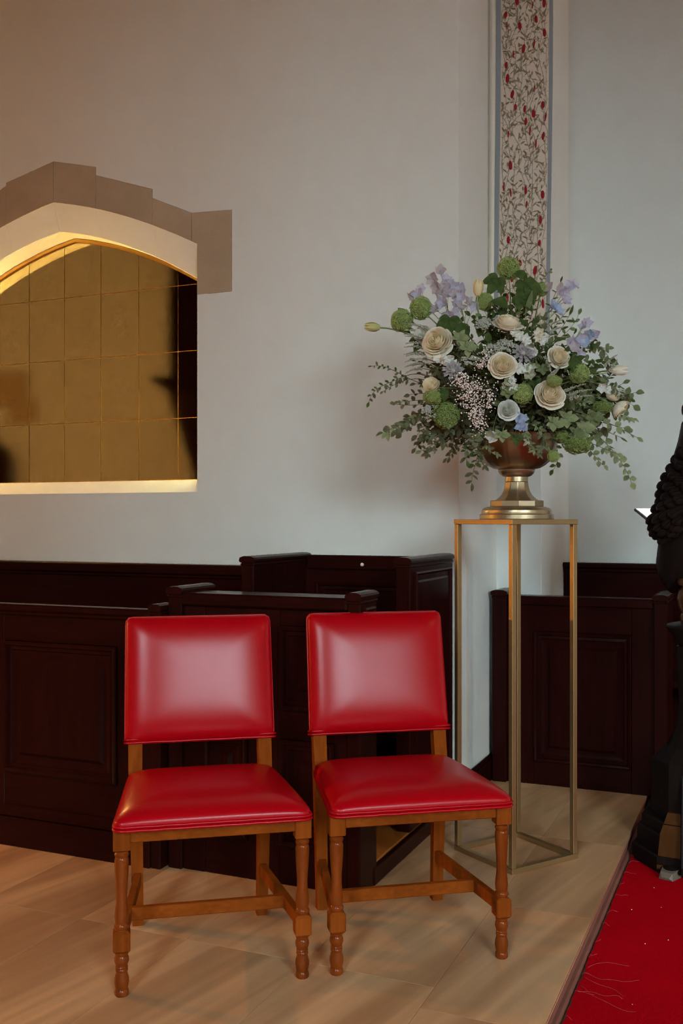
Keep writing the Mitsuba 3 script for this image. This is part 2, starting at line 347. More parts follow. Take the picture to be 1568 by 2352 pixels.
for i, (a, b) in enumerate(wins):
    w = f'window_{i + 1}'; lab(w, 'tall leaded daylight window in the transept wall', None, None, 'structure')
    k = newkey(w + '__pane')
    pane = bx(a, b, -6.36, -6.35, WZ0, WZ1, 0)
    put(k, {**shape(pane, 'white_paper'), 'emitter': {'type': 'area', 'radiance': rgb(*DAY), 'sampling_weight': 6.0}})
    part(w, 'frame', cat([bx(a, a + .06, -6.42, -6.22, WZ0, WZ1), bx(b - .06, b, -6.42, -6.22, WZ0, WZ1), bx(a, b, -6.42, -6.22, WZ0, WZ0 + .06), bx(a, b, -6.42, -6.22, WZ1 - .06, WZ1)]), 'window_lead')
    part(w, 'mullion', bx((a + b) / 2 - .04, (a + b) / 2 + .04, -6.34, -6.22, WZ0, WZ1), 'window_lead')

# floor: dais of stone slabs, riser, lower floor
struct('floor', cat([bx(-11, DE - .02, VO, VB, LOW, -.014, 0)]), 'joint', label='raised stone floor of the choir')
def slab(u0, u1, v0, v1):
    part('floor', 'slab', bx(u0 + .0005, u1 - .0005, v0 + .0005, v1 - .0005, -.014, (rng.random() - .5) * .0004, .0004), 'slab')
ug = [-.79 - .37 * k for k in range(0, 10)]
vg = [.45 + .662 * k for k in range(-2, 7)] + [VB]
for i in range(len(ug) - 1):
    for j in range(len(vg) - 1):
        if ug[i + 1] > -1.7 or vg[j] < 3: slab(ug[i + 1], ug[i], vg[j], vg[j + 1])
for v0, v1 in ((-.56, .16), (.16, .88), (.88, 1.60), (1.60, 2.32), (2.32, 3.04), (3.04, 3.76), (3.76, 4.48), (4.48, VB)):
    slab(-.79, DE, v0, v1)
part('floor', 'paving', cat([bx(-11, ug[-1], VO, VB, -.014, 0, 0), bx(ug[-1], DE, VO, -.86, -.014, 0, 0), bx(ug[-1], -1.9, 3.76, VW, -.014, -.0005, 0)]), 'slab')
rp = np.array([(DE, -.004), (DE - .001, -.012), (DE - .014, -.070), (DE - .005, -.072), (DE - .003, LOW - .01), (DE - .05, LOW - .01), (DE - .05, -.014), (DE - .002, -.014)])
prof = np.array([[(u, v, z) for u, z in rp] for v in np.linspace(VO, VB, 12)])
struct('trim_1', outward(gridmesh(np.concatenate([prof, prof[:, :1]], 1))), 'riser', label='stone riser of the dais step, reddened as bounce from the carpet')
struct('floor_1', bx(-1.3, 10.5, -6.3, VB, LOW - .1, LOW - .008, 0), 'riser', label='lower floor under the carpet')
# carpet with ragged edge
vs = np.linspace(-3, 4.35, 420)
eu = DE + .004 + .006 * (meshkit.fbm(np.c_[vs * 4, vs * 0, vs * 0], 3) - .5) + .006 * (meshkit.noise(np.c_[vs * 40, vs * 0 + 3, vs * 0]) - .5)
cp = Polygon([(2.2, -3), (2.2, 4.9)] + [(-.2, 4.9)] + [(e, v) for e, v in zip(eu[::-1], vs[::-1])])
cm = trimesh.creation.extrude_polygon(cp, .012, engine='earcut'); cm.apply_translation((0, 0, LOW - .008))
carpet = thing('carpet', 'bright red carpet below the stone step', 'carpet')
part(carpet, 'pile', cm, 'carpet_wool')
th = []
def squiggle(v, u, n, L, seed, ang):
    r = random.Random(seed); p = [np.array([u, v, LOW + .007])]; a = ang
    for _ in range(n):
        a += (r.random() - .5) * .9; p.append(p[-1] + np.array([math.cos(a), math.sin(a), 0]) * L / n); p[-1][2] = LOW + .008 + r.random() * .006
    return tube(spline(p, 14), .00035, 4)
for i in range(15):
    v = 2.2 + i * .125 + rng.random() * .05
    th.append(squiggle(v, DE + .004, 4, .02 + .035 * rng.random(), i, -.6 + rng.random() * 1.6))
for v, L, a, s in ((2.86, .16, -.2, 91), (2.78, .20, -.9, 92), (2.90, .13, .5, 93), (2.74, .12, .2, 94), (2.84, .15, -1.3, 95)):
    th.append(squiggle(v, DE + .012, 6, L, s, a))
part(carpet, 'loose_thread', cat(th), 'thread_wool', kind='stuff', label='pale frayed threads along the edge')
lt = []
for i in range(30):
    b = trimesh.creation.icosphere(0, .0011 + .001 * rng.random()); b.apply_translation((DE + .03 + rng.random() * .5, 2.2 + rng.random() * 1.8, LOW + .006)); lt.append(b)
part(carpet, 'lint', cat(lt), 'lint', kind='stuff', label='white specks of lint')

# ------------------------------------------------------------------ pendant lamps (warm), outside the frame; the last two added as fill
lamp_spots = [(-4.0, 1.3, 2.0), (-8.8, .6, 3.0), (5.2, 2.4, 4.2)]
for i, (u, v, z) in enumerate(lamp_spots):
    t = thing('pendant_lamp', ['warm globe pendant nearest the niche', 'added warm globe brightening the wall reflected in the mirror', 'added warm globe filling the right wall and pier'][i], 'lamp', 'pendant lamps')
    g = trimesh.creation.icosphere(2, .19); g.apply_translation((u, v, z))
    put(newkey(t + '__globe'), {**shape(g, 'white_paper', True), 'emitter': {'type': 'area', 'radiance': rgb(*(LAMP, LAMP2, LAMP3)[i])}})
    part(t, 'cap', lathe([(0, z + .235), (.05, z + .23), (.075, z + .17), (0, z + .16)], 20), 'brass', M=np.array([[1, 0, 0, u], [0, 1, 0, v], [0, 0, 1, 0], [0, 0, 0, 1]]))
    part(t, 'cord', tube([(u, v, z + .23), (u, v, (z + HC) / 2), (u, v, HC)], .008, 6), 'black_wood')
sp = thing('spotlight', 'small black spotlight on a stand left of the chairs, outside the frame', 'spotlight')
SP0, SP1 = np.array([-5.0, 2.05, 1.30]), np.array([-2.35, 2.42, 0.0])
sd = (SP1 - SP0) / np.linalg.norm(SP1 - SP0)
part(sp, 'housing', lathe([(0, -.16), (.045, -.155), (.05, -.02), (.055, -.012), (.050, -.014), (.044, -.10), (0, -.11)], 24), 'black_wood', M=frame(SP0, sd, UP))
part(sp, 'stand', cat([tube([SP0 - sd * .1, (SP0[0] - .1, SP0[1], 1.2), (SP0[0] - .1, SP0[1], .02)], .014, 8)] + [tube([(SP0[0] - .1, SP0[1], .35), (SP0[0] - .1 + .3 * math.cos(a), SP0[1] + .3 * math.sin(a), .008)], .009, 6) for a in (.3, 2.4, 4.5)]), 'black_wood')
scene['spotlight_beam'] = {'type': 'spot', 'intensity': rgb(*SPOT), 'cutoff_angle': 30.0, 'beam_width': 14.0, 'to_world': T4().look_at(origin=(SP0 + sd * .02).tolist(), target=SP1.tolist(), up=[0, 0, 1])}
# ------------------------------------------------------------------ pews
PANEL = [(0, -.002), (0, .012), (.006, .016), (.014, .013), (.018, .004), (.030, .006), (.034, .001), (.048, -.002), (.062, -.003), (.075, .006), (.080, .006)]
def panel_front(t, V, u0, u1, z0, z1, panels, th=.03, rail_mat='pew_wood_u'):
    """a framed front that looks to -v: panels = (u0, u1, z0, z1)"""
    cols = sorted({(p[0], p[1]) for p in panels})
    edges = [u0] + [x for c in cols for x in c] + [u1]
    for a, b in zip(edges[0::2], edges[1::2]): part(t, 'stile', bx(a, b, V, V + th, z0, z1, .002), 'pew_wood_z')
    for a, b in cols:
        zs = [z0] + [x for p in sorted(p for p in panels if p[0] == a) for x in p[2:]] + [z1]
        for c, d in zip(zs[0::2], zs[1::2]): part(t, 'rail', bx(a, b, V + .0012, V + th, c, d, .002), rail_mat)
    for a, b, c, d in panels:
        part(t, 'panel', cat([loops(a + .0005, b - .0005, c + .0005, d - .0005, PANEL, V + .004), bx(a, b, V + .016, V + th - .004, c, d, 0)]), 'pew_wood_z', label='raised panel in a moulded frame')
def cap_end(t, u0, u1, v0, v1, z0, z1, over=.006, side_panel=None, name='end_board'):
    """end board along v with a moulded cap"""
    part(t, name, bx(u0, u1, v0, v1, z0, z1 - .022, .004), 'pew_wood_z')
    w = (u1 - u0) / 2 + over; uc = (u0 + u1) / 2
    pr_ = [(-w * .82, 0), (-w, .006), (-w, .013), (-w * .9, .020), (-w * .45, .0255), (w * .45, .0255), (w * .9, .020), (w, .013), (w, .006), (w * .82, 0)]
    P = [(uc + x, v, z1 - .0255 + z) for v in (v0 - over, v1 + over) for x, z in pr_]
    part(t, 'cap', hull(P), 'pew_wood_v', label='moulded cap of the end board')
    part(t, 'bead', bx(u0 - .003, u1 + .003, v0 - .003, v1 + .003, z1 - .038, z1 - .028, .003), 'pew_wood_v')
    if side_panel:
        a, b, c, d = side_panel
        m = loops(a, b, c, d, [(0, -.002), (0, .006), (.006, .009), (.012, .004), (.014, .0), (.03, -.001), (.04, .003)], 0)
        x = m.vertices.copy(); m.vertices = np.c_[u1 - x[:, 1], x[:, 0], x[:, 2]]
        part(t, 'side_panel', m, 'pew_wood_z')

# A: long desk on the left
t = thing('choir_desk', 'long dark panelled choir desk at the left, below the mirror', 'choir desk')
panel_front(t, 2.888, -3.75, -1.955, .0, .862, [(-3.21, -2.715, .270, .752), (-2.600, -2.098, .270, .752)])
part(t, 'top_rail', bx(-3.75, -1.955, 2.872, 2.93, .862, .888, .006), 'pew_wood_u', label='worn lighter edge of the top rail')
part(t, 'top_bead', bx(-3.75, -1.955, 2.878, 2.915, .848, .862, .004), 'pew_wood_u')
part(t, 'kick_board', bx(-3.75, -1.955, 2.874, 2.89, .0, .106, .003), 'pew_wood_u')
part(t, 'kick_moulding', bx(-3.75, -1.955, 2.879, 2.89, .106, .150, .005), 'pew_wood_u')
part(t, 'book_shelf', bx(-3.75, -1.955, 2.93, 3.16, .70, .72, .003), 'pew_wood_u')
cap_end(t, -1.955, -1.915, 2.880, 2.95, 0, .908)
# B: shorter desk in front of the raised stall
t = thing('choir_desk', 'short dark choir desk behind the two red chairs', 'choir desk')
panel_front(t, 2.925, -1.850, -1.235, .0, .905, [(-1.765, -1.600, .574, .850), (-1.765, -1.600, .130, .477), (-1.482, -1.285, .574, .850), (-1.482, -1.285, .130, .477)])
part(t, 'top_rail', bx(-1.850, -1.235, 2.908, 3.05, .905, .948, .006), 'pew_wood_u')
part(t, 'book_shelf', bx(-1.850, -1.235, 2.955, 3.06, .74, .76, .003), 'pew_wood_u')
cap_end(t, -1.905, -1.850, 2.912, 3.125, .0, .968)
cap_end(t, -1.235, -1.190, 2.912, 3.058, .0, .966, side_panel=(2.945, 3.035, .80, .915))
# platform with plank floor
t = thing('stall_platform', 'low wooden platform with golden planks under the stall', 'platform')
part(t, 'riser', cat([bx(-1.205, -1.186, 3.03, 3.90, 0, .058, .003), bx(-1.86, -1.205, 3.02, 3.035, 0, .05, .002)]), 'pew_wood_v')
for k in range(5):
    part(t, 'plank', bx(-1.86 + k * .131 + .0008, -1.86 + (k + 1) * .131 - .0008, 3.02, 3.93, .050, .0635, .0015), 'plank_wood')
# stall B
t = thing('choir_stall', 'tall boxed stall with high ends against the white wall', 'choir stall')
part(t, 'back_board', bx(-1.86, -1.24, 3.905, 3.94, .08, 1.000, .003), 'pew_wood_u')
part(t, 'back_rail', bx(-1.843, -1.25, 3.893, 3.945, .985, 1.045, .005), 'pew_wood_u')
part(t, 'back_panel', loops(-1.80, -1.29, .50, .93, PANEL, 3.905), 'pew_wood_z')
part(t, 'seat_board', bx(-1.843, -1.25, 3.52, 3.905, .345, .375, .006), 'pew_wood_u')
part(t, 'seat_front', bx(-1.843, -1.25, 3.56, 3.58, .0635, .345, .003), 'pew_wood_u')
s = trimesh.creation.icosphere(1, .008); s.apply_translation((-1.580, 3.888, 1.008)); part(t, 'stud', s, 'lint', smooth=True, label='small pale stud')
cap_end(t, -1.903, -1.848, 3.425, 3.94, .0635, 1.055)
cap_end(t, -1.252, -1.196, 3.405, 3.93, .0635, 1.060, side_panel=(3.455, 3.90, .20, 1.005))
# bench A
t = thing('choir_stall', 'long low dark bench under the mirror, mostly in shade', 'choir stall')
part(t, 'back_board', bx(-3.9, -1.915, 3.915, 3.95, .0, .945, .003), 'pew_wood_u')
part(t, 'back_rail', cat([bx(-3.9, -1.915, 3.892, 3.97, .945, .992, .006), bx(-3.9, -1.915, 3.902, 3.95, .93, .945, .004)]), 'pew_wood_u')
part(t, 'seat_board', bx(-3.9, -1.915, 3.5, 3.915, .42, .45, .006), 'pew_wood_u')
part(t, 'seat_front', bx(-3.9, -1.915, 3.54, 3.56, 0, .42, .003), 'pew_wood_u')
# right-hand desk and pew
t = thing('choir_desk', 'dark panelled desk front behind the gold stand', 'choir desk')
panel_front(t, 4.486, -1.105, -.462, .0, .845, [(-.985, -.556, .104, .692)])
part(t, 'top_rail', bx(-1.105, -.462, 4.472, 4.56, .810, .852, .005), 'pew_wood_u')
part(t, 'book_shelf', bx(-1.105, -.462, 4.516, 4.70, .66, .68, .003), 'pew_wood_u')
cap_end(t, -1.172, -1.105, 4.462, 4.74, .0, .876)
cap_end(t, -.462, -.405, 4.462, 4.74, LOW, .874)
t = thing('choir_stall', 'dark pew back along the far right wall', 'choir stall')
part(t, 'back_board', bx(-1.125, .9, 5.16, 5.20, 0, .95, .003), 'pew_wood_u')
part(t, 'back_rail', cat([bx(-1.128, .9, 5.14, 5.215, .950, .977, .006), bx(-1.125, .9, 5.15, 5.20, .930, .950, .005)]), 'pew_wood_u')
part(t, 'seat_board', bx(-1.12, .9, 4.80, 5.16, .42, .45, .006), 'pew_wood_u')
part(t, 'seat_front', bx(-1.12, DE - .06, 4.84, 4.86, 0, .42, .003), 'pew_wood_u')
part(t, 'end_board', cat([bx(-1.15, -1.125, 4.80, 5.20, 0, .80, .003), bx(.88, .92, 4.80, 5.2, LOW, .95, .003)]), 'pew_wood_z')

# ------------------------------------------------------------------ the two chairs
def frect(hw0, hw1, y0, y1, r=.035, n=10):
    """rounded trapezoid: half width hw0 at y0 (front), hw1 at y1"""
    p = Polygon([(-hw0, y0), (hw0, y0), (hw1, y1), (-hw1, y1)]).buffer(-r).buffer(r, quad_segs=8)
    L = p.exterior.length; n = 120
    return np.array([p.exterior.interpolate(i / n * L).coords[0] for i in range(n)])
def cushion(out, z0, z1, er, dome, pw=2.2, n_in=14):
    """outline (n, 2) -> closed cushion with rounded upper edge and a domed top"""
    c = (out.max(0) + out.min(0)) / 2; hw = (out.max(0) - out.min(0)) / 2
    zb, Ht = z1 - er, er + dome
    P = [[(*(c + (o - c) * s), z) for o in out] for s, z in ((1 - .012 / hw.min(), z0), (1.0, z0 + .004), (1.0, zb))]
    for t in np.linspace(.06, 1, 26):
        s = 1 - t ** 2.0
        q = c + (out - c) * s; un = np.clip(np.abs((q - c) / hw), 0, 1)
        k = (1 - s ** pw) ** .55 * ((1 - un[:, 0] ** pw) * (1 - un[:, 1] ** pw)) ** .45
        P.append(np.c_[q, zb + Ht * np.clip(k, 0, 1) ** .46].tolist())
    P = np.array(P).transpose(1, 0, 2)
    return outward(gridmesh(P, True))
def vase(prof): return lathe([(r, z) for z, r in prof], 28)
LW = .0215
leg_turn = [(.0, .0), (.0, .0155), (.003, .0172), (.010, .0178), (.014, .0168), (.017, .0150), (.022, .0162), (.034, .0186), (.044, .0180), (.056, .0148), (.060, .0138), (.063, .0158), (.066, .0158),
            (.069, .0140), (.072, .0158), (.075, .0142), (.080, .0160), (.087, .0182), (.095, .0178), (.101, .0150), (.104, .0165), (.108, .0168), (.110, .0150), (.112, .0), ]
leg_turn2 = [(.165, 0), (.165, .0165), (.168, .0160), (.171, .0185), (.176, .0190), (.180, .0170), (.183, .0152), (.187, .0165), (.200, .0176), (.214, .0166), (.235, .0140), (.255, .0138), (.275, .0148),
             (.300, .0166), (.325, .0178), (.340, .0180), (.346, .0168), (.349, .0150), (.352, .0175), (.357, .0185), (.361, .0160), (.365, .0165), (.367, .0)]
def block(z0, z1, b):
    """square leg block with chamfered shoulders"""
    w = LW; P = []
    for sx in (-1, 1):
        for sy in (-1, 1):
            P += [(sx * w, sy * (w - .003), z0 + b), (sx * (w - .003), sy * w, z0 + b), (sx * w, sy * (w - .003), z1 - b), (sx * (w - .003), sy * w, z1 - b), (sx * (w - .006), sy * (w - .006), z0), (sx * (w - .006), sy * (w - .006), z1)]
    return hull(P)
front_leg = [(shape(block(.111, .166, .006), 'chair_wood_z'), 'block'), (shape(block(.366, .424, .003), 'chair_wood_z'), 'block'), (shape(cat([vase(leg_turn), vase(leg_turn2)]), 'turned_wood', 35), 'turning')]
LEAN = math.tan(math.radians(11.6))
ZB0, ZB1 = .540, .905
YB = .434
def rear_post(s):
    x0, x1 = s * .205, s * .168
    lo = hull([(x, y, 0) for x in (s * .200, s * .168) for y in (.440, .470)] + [(x, y, .46) for x in (s * .212, s * .172) for y in (.428, .466)])
    zt = .86
    up = hull([(x, y, .455) for x in (s * .212, s * .172) for y in (.428, .466)] + [(x, y + (zt - .50) * LEAN, zt) for x in (s * .214, s * .170) for y in (.434, .464)] )
    return cat([lo, up])
posts = [shape(rear_post(s), 'chair_wood_z') for s in (-1, 1)]
rail_f = shape(bx(-.212, .212, .002, .026, .386, .425, .002), 'chair_wood_x')
rail_s = [shape(hull([(s * x, y, z) for x, y in ((.214, .03), (.234, .03), (.190, .44), (.210, .44)) for z in (.386, .425)]), 'chair_wood_z') for s in (-1, 1)]
rail_b = shape(bx(-.185, .185, .432, .455, .386, .425, .002), 'chair_wood_x')
stret_s = [shape(hull([(s * x, y, z) for x, y in ((.221, .03), (.240, .03), (.174, .445), (.193, .445)) for z in (.124, .158)]), 'chair_wood_z') for s in (-1, 1)]
stret_c = shape(bx(-.214, .214, .168, .188, .124, .158, .0022), 'chair_wood_x')
seat_out = frect(.253, .212, -.024, .437, .022)
seat_m = shape(cushion(seat_out, .421, .460, .024, .029, 3.2), 'red_leather', True)
def ring_at(out, z, grow=0.0):
    c = (out.max(0) + out.min(0)) / 2; hw = (out.max(0) - out.min(0)) / 2
    q = c + (out - c) * (1 + grow / hw.min()); zz = z + .0012 * np.sin(np.arange(len(q)) * 1.3) * (meshkit.noise(np.c_[q * 9, q[:, :1] * 0], 2) - .3)
    return np.c_[q, zz]
pipe1 = shape(cat([tube(ring_at(seat_out, .4235, .001), .0038, 8, True), tube(ring_at(seat_out, .4325, .001), .0034, 8, True)]), 'red_leather', True)
# backrest: cushion made in the (x, height) plane, then stood up and leaned back
bw = .221; bh = (ZB1 - ZB0) * 1.02
bout = np.array(frect(bw, bw * .985, 0, bh, .018))
def stand(m):
    v = m.vertices.copy(); x, h, y = v[:, 0], v[:, 1], v[:, 2]
    a = math.radians(11.6)
    return trimesh.Trimesh(np.c_[x, YB - y * math.cos(a) + h * math.sin(a), ZB0 + h * math.cos(a) + y * math.sin(a)], m.faces, process=False)
bc = cushion(bout, -.038, .008, .020, .024, 4.2)
back_m = shape(outward(stand(bc)), 'red_leather', True)
lowline = np.array([(x, .006 + .0012 * math.sin(x * 61), 0) for x in np.linspace(-bw - .001, bw + .001, 60)])
def bpipe(h, r):
    o = ring_at(bout, -.006 + 0 * h, .001); return o
pb = []
for hh, yy in ((.002, -.002), (.011, .004)):
    ln = [(-bw - .0015, hh, -.036)] + [(x, hh + .0005 * math.sin(x * 47 + hh * 900), yy) for x in np.linspace(-bw - .0015, bw + .0015, 50)] + [(bw + .0015, hh, -.036)]
    pb.append(stand(tube(ln, .0036, 8)))
side = bout[np.argsort(bout[:, 1])]
pb.append(stand(tube(np.c_[bout + (bout - bout.mean(0)) * .004, np.full(len(bout), -.018)], .0026, 6, True)))
pipe2 = shape(cat(pb), 'red_leather', True)
def chair(U, V, ang, label):
    t = thing('dining_chair', label, 'chair', 'red leather chairs side by side')
    a = math.radians(ang); c, s = math.cos(a), math.sin(a)
    M = np.array([[c, -s, 0, U], [s, c, 0, V], [0, 0, 1, 0], [0, 0, 0, 1]])
    for x in (-.231, .231):
        k = newkey(t + '__front_leg')
        Mx = M.copy(); Mx[:3, 3] += M[:3, 0] * x + M[:3, 1] * .016
        for d, nm in front_leg: put(newkey(k + '__' + nm), d, Mx)
    for i in (0, 1):
        part(t, 'rear_post', posts[i], None, M=M); part(t, 'seat_rail', rail_s[i], None, M=M); part(t, 'stretcher', stret_s[i], None, M=M)
    part(t, 'seat_rail', rail_f, None, M=M); part(t, 'seat_rail', rail_b, None, M=M); part(t, 'stretcher', stret_c, None, M=M)
    k = part(t, 'seat', seat_m, None, M=M, label='domed red leather seat'); put(k + '__piping', pipe1, M)
    k = part(t, 'backrest', back_m, None, M=M, label='padded red leather backrest'); put(k + '__piping', pipe2, M)
chair(-1.305, 2.2085, 35.7, 'left red leather chair with turned front legs, nearest the wooden desk on the left')
chair(-.855, 2.531, 35.6, 'right red leather chair with turned front legs, beside the gold stand')

# ------------------------------------------------------------------ gold stand
SC = np.array([-.840, 3.522]); SA = math.radians(56.0); SH = .144; BW = .0095
def srot(m):
    c, s = math.cos(SA), math.sin(SA); M = np.eye(4); M[:2, :2] = [[c, -s], [s, c]]; M[:2, 3] = SC; m.apply_transform(M); return m
t = thing('plinth_stand', 'tall open square stand of thin gold bars under the urn', 'flower stand')
for sx, sy in ((-1, -1), (1, -1), (1, 1), (-1, 1)):
    part(t, 'post', srot(bx(sx * SH - BW, sx * SH + BW, sy * SH - BW, sy * SH + BW, .018, 1.181, .0012)), 'gold_paint')
for z0, z1, nm in ((0, .0175, 'base_bar'), (1.1815, 1.1985, 'top_bar')):
    e = SH + BW + (.002 if z0 else .001)
    for k in range(4):
        m = bx(-e, e, -e, -e + .02, z0, z1, .0012); a = k * math.pi / 2; M = np.eye(4); M[:2, :2] = [[math.cos(a), -math.sin(a)], [math.sin(a), math.cos(a)]]; m.apply_transform(M)
        part(t, nm, srot(m), 'gold_paint')
part(t, 'top_plate', srot(bx(-SH + BW + .002, SH - BW - .002, -SH + BW + .002, SH - BW - .002, 1.192, 1.1985, .001)), 'gold_paint')

# ------------------------------------------------------------------ urn
UX, UY, UZ = -.836, 3.527, 1.199
MU = np.eye(4); MU[:3, 3] = (UX, UY, UZ)
t = thing('urn', 'gold pedestal urn with lobed bowl holding the flowers', 'urn')
part(t, 'foot', lathe([(0, 0), (.130, 0), (.1317, .002), (.1317, .016), (.129, .0185), (.1245, .0195), (.1252, .025), (.1240, .032), (.1190, .038), (.1130, .0415), (.106, .0425), (.105, .0445), (0, .0445)], 64), 'urn_gold', 30, M=MU)
N = 10
def facet(a, z): return np.cos(np.pi / N) / np.cos((a % (2 * np.pi / N)) - np.pi / N) * .985 + .012
part(t, 'drum', lathe([(0, .0445), (.0965, .0445), (.0975, .047), (.0975, .0645), (.096, .067), (.080, .0672), (0, .0672)], 80, facet), 'urn_gold', 20, M=MU)
part(t, 'stem', lathe([(0, .067), (.080, .0672), (.0715, .073), (.062, .081), (.0545, .090), (.0490, .100), (.0455, .110), (.0430, .122), (.0415, .132), (.0405, .1325), (0, .1326)], 80, facet), 'urn_gold', 30, M=MU)
part(t, 'collar', lathe([(0, .1326), (.0395, .1328), (.0405, .1345), (.0405, .150), (.0400, .1515), (.043, .152), (.052, .1555), (.0595, .162), (.0645, .170), (.0655, .1765), (.064, .179), (0, .179)], 64), 'urn_gold', 30, M=MU)
def lobe(a, z): return 1 - .030 * (np.abs(np.cos(a * 7 + .35)) < .22) * np.clip((.30 - z) / .12, 0, 1) * (1 - np.abs(np.cos(a * 7 + .35)) / .22) - .012 * np.cos(a * 14 + .7) * np.clip((.30 - z) / .12, 0, 1)
bowl = [(0, .178), (.066, .179), (.083, .183), (.100, .1925), (.1145, .205), (.1265, .221), (.1360, .240), (.1420, .258), (.1465, .275), (.1490, .290), (.1500, .298), (.1515, .3005), (.1500, .303), (.1465, .302), (.143, .28), (.12, .225), (0, .2)]
pr('bowl_brown', (.27, .165, .085), .32, metallic=.85, specular=.5)  # browner and darker metal than the rest of the urn
part(t, 'bowl', lathe(bowl, 168, lobe), 'bowl_brown', 40, M=MU)

# ------------------------------------------------------------------ embroidered banner
bn = thing('banner', 'long narrow embroidered banner of leaves and red berries hanging on the pier', 'banner')
BV = 4.455; BZ0, BZ1 = 1.97, 3.95
B0, B1, B2, B3 = -1.158, -1.134, -.916, -.899
def bwave(u, z): return .006 * np.sin(z * 2.1 + .5) + .010 * np.sin((u + 1.2) * 14 + z * .9) * .5
def bshift(u, z): return -.010 * (z - 3.0) * 0 + .006 * np.sin(z * 1.9 + 1.2)
def cloth(u0, u1, off, nu=8, bulge=0.0):
    zz = np.linspace(BZ0, BZ1, 60); uu = np.linspace(u0, u1, nu)
    P = np.array([[(u + bshift(u, z), BV + off + bwave(u, z) + bulge * ((u - u0) / (u1 - u0) - .5) ** 2, z) for z in zz] for u in uu])
    Q = P[::-1] + np.array([0, .0015, 0])
    return gridmesh(np.concatenate([P, Q]), True)
part(bn, 'cloth', cloth(B1, B2, 0, 14), 'banner_cloth', True, label='pinkish beige embroidered ground')
part(bn, 'border', cloth(B0, B1, -.0005, 5), 'border_cloth', True, label='blue grey border')
part(bn, 'border', cloth(B2, B3, -.0005, 5), 'border_cloth', True)
ln = []
zz = np.linspace(BZ0 - .02, BZ1, 60); aa = np.linspace(0, 1, 12)
P = np.array([[(B0 - .030 + .040 * a + bshift(0, z) - .004 * math.sin(z * 2.3), BV + .012 - .020 * math.sin(a * 3.0) * (1 - a * .3) + bwave(B0, z), z) for z in zz] for a in aa])
Q = P[::-1] + np.array([0, .002, 0])
part(bn, 'lining', gridmesh(np.concatenate([P, Q]), True), 'cream_cloth', True, label='cream lining curling out at the left edge')
part(bn, 'lining', cloth(B0 + .004, B3 - .004, .006, 10), 'cream_cloth', True)
part(bn, 'rod', tube([(B0 - .06, BV + .01, BZ1 + .01), (B3 + .05, BV + .01, BZ1 + .01)], .011, 12), 'brass', True)
part(bn, 'hanger', cat([tube([(u, BV + .01, BZ1 + .02), (u, VP, BZ1 + .05)], .006, 6) for u in (B0 + .02, B3 - .02)]), 'brass')
er = random.Random(23)
emb = {k: [] for k in ('thread_brown', 'thread_olive', 'thread_grey')}
def flat(pts2, off):
    p = np.array(pts2); u, z = p[:, 0], p[:, 1]
    return np.c_[u + bshift(u, z), BV - off + bwave(u, z), z]
def leaf2(u, z, ang, L, w, k, off=.0010):
    n = 6; a = np.linspace(0, 1, n); ww = w * np.sin(np.pi * a ** .8)
    d = np.array([math.sin(ang), math.cos(ang)]); e = np.array([d[1], -d[0]])
    top = [np.array([u, z]) + d * L * x + e * y for x, y in zip(a, ww)]; bot = [np.array([u, z]) + d * L * x - e * y for x, y in zip(a, ww)][::-1]
    if k in emb:
        pts = top + bot
        if min(p[0] for p in pts) < B1 + .001 or max(p[0] for p in pts) > B2 - .001: return
        V = flat(pts, off); n2 = len(pts)
        F = [(i, i + 1, n2 - 1 - i) for i in range(n - 1)] + [(i + 1, n2 - 2 - i, n2 - 1 - i) for i in range(n - 1)]
        emb[k].append(trimesh.Trimesh(V, F, process=False))
def vine2(pts, w, k):
    p = spline(np.c_[np.array(pts), np.zeros(len(pts))], 16)[:, :2]; t = np.gradient(p, axis=0); t /= np.linalg.norm(t, axis=1, keepdims=True); e = np.c_[t[:, 1], -t[:, 0]]
    p[:, 0] = np.clip(p[:, 0], B1 + .003, B2 - .003)
    V = np.concatenate([flat(p + e * w, .0008), flat(p - e * w, .0008)]); n = len(p)
    emb[k].append(trimesh.Trimesh(V, [(i, i + 1, n + i) for i in range(n - 1)] + [(i + 1, n + i + 1, n + i) for i in range(n - 1)], process=False))
    return p, t
for col, uc in enumerate(np.linspace(B1 + .012, B2 - .012, 8)):
    z = BZ0 + .02 + er.random() * .1
    while z < BZ1 - .16:
        L = .14 + er.random() * .14; sw = (er.random() - .5) * .05
        p, tt = vine2([(uc + (er.random() - .5) * .014, z), (uc + sw, z + L * .4), (uc - sw * .5, z + L * .75), (uc + sw * 1.1, z + L)], 0.0008 + .0003 * er.random(), er.choice(('thread_brown', 'thread_olive')))
        for i in range(1, 16, 2):
            a = math.atan2(tt[i][0], tt[i][1]); sd = 1 if (i // 2) % 2 else -1
            k = er.choice(('thread_brown', 'thread_olive', 'thread_olive', 'thread_grey'))
            q = p[i]
            if er.random() < .7:
                b = a + sd * (.5 + er.random() * .5); l2 = .010 + .012 * er.random()
                vine2([q, q + np.array([math.sin(b), math.cos(b)]) * l2 * .6, q + np.array([math.sin(b + sd * .3), math.cos(b + sd * .3)]) * l2], .0008, k); q = q + np.array([math.sin(b), math.cos(b)]) * l2
            leaf2(q[0], q[1], a + sd * (.3 + er.random() * .7), .017 + .016 * er.random(), .0028 + .0020 * er.random(), k)
        z += L * .62
for k, n in (('thread_brown', 'embroidered_branches'), ('thread_olive', 'embroidered_leaves'), ('thread_grey', 'embroidered_sprigs')):
    part(bn, n, cat(emb[k]), k, kind='stuff')
bspots = []
while len(bspots) < 58:
    q = (er.uniform(B1 + .008, B2 - .008), er.uniform(BZ0 + .05, BZ1 - .05))
    if all(math.hypot(q[0] - b[0], (q[1] - b[1]) * .8) > .038 for b in bspots): bspots.append(q)
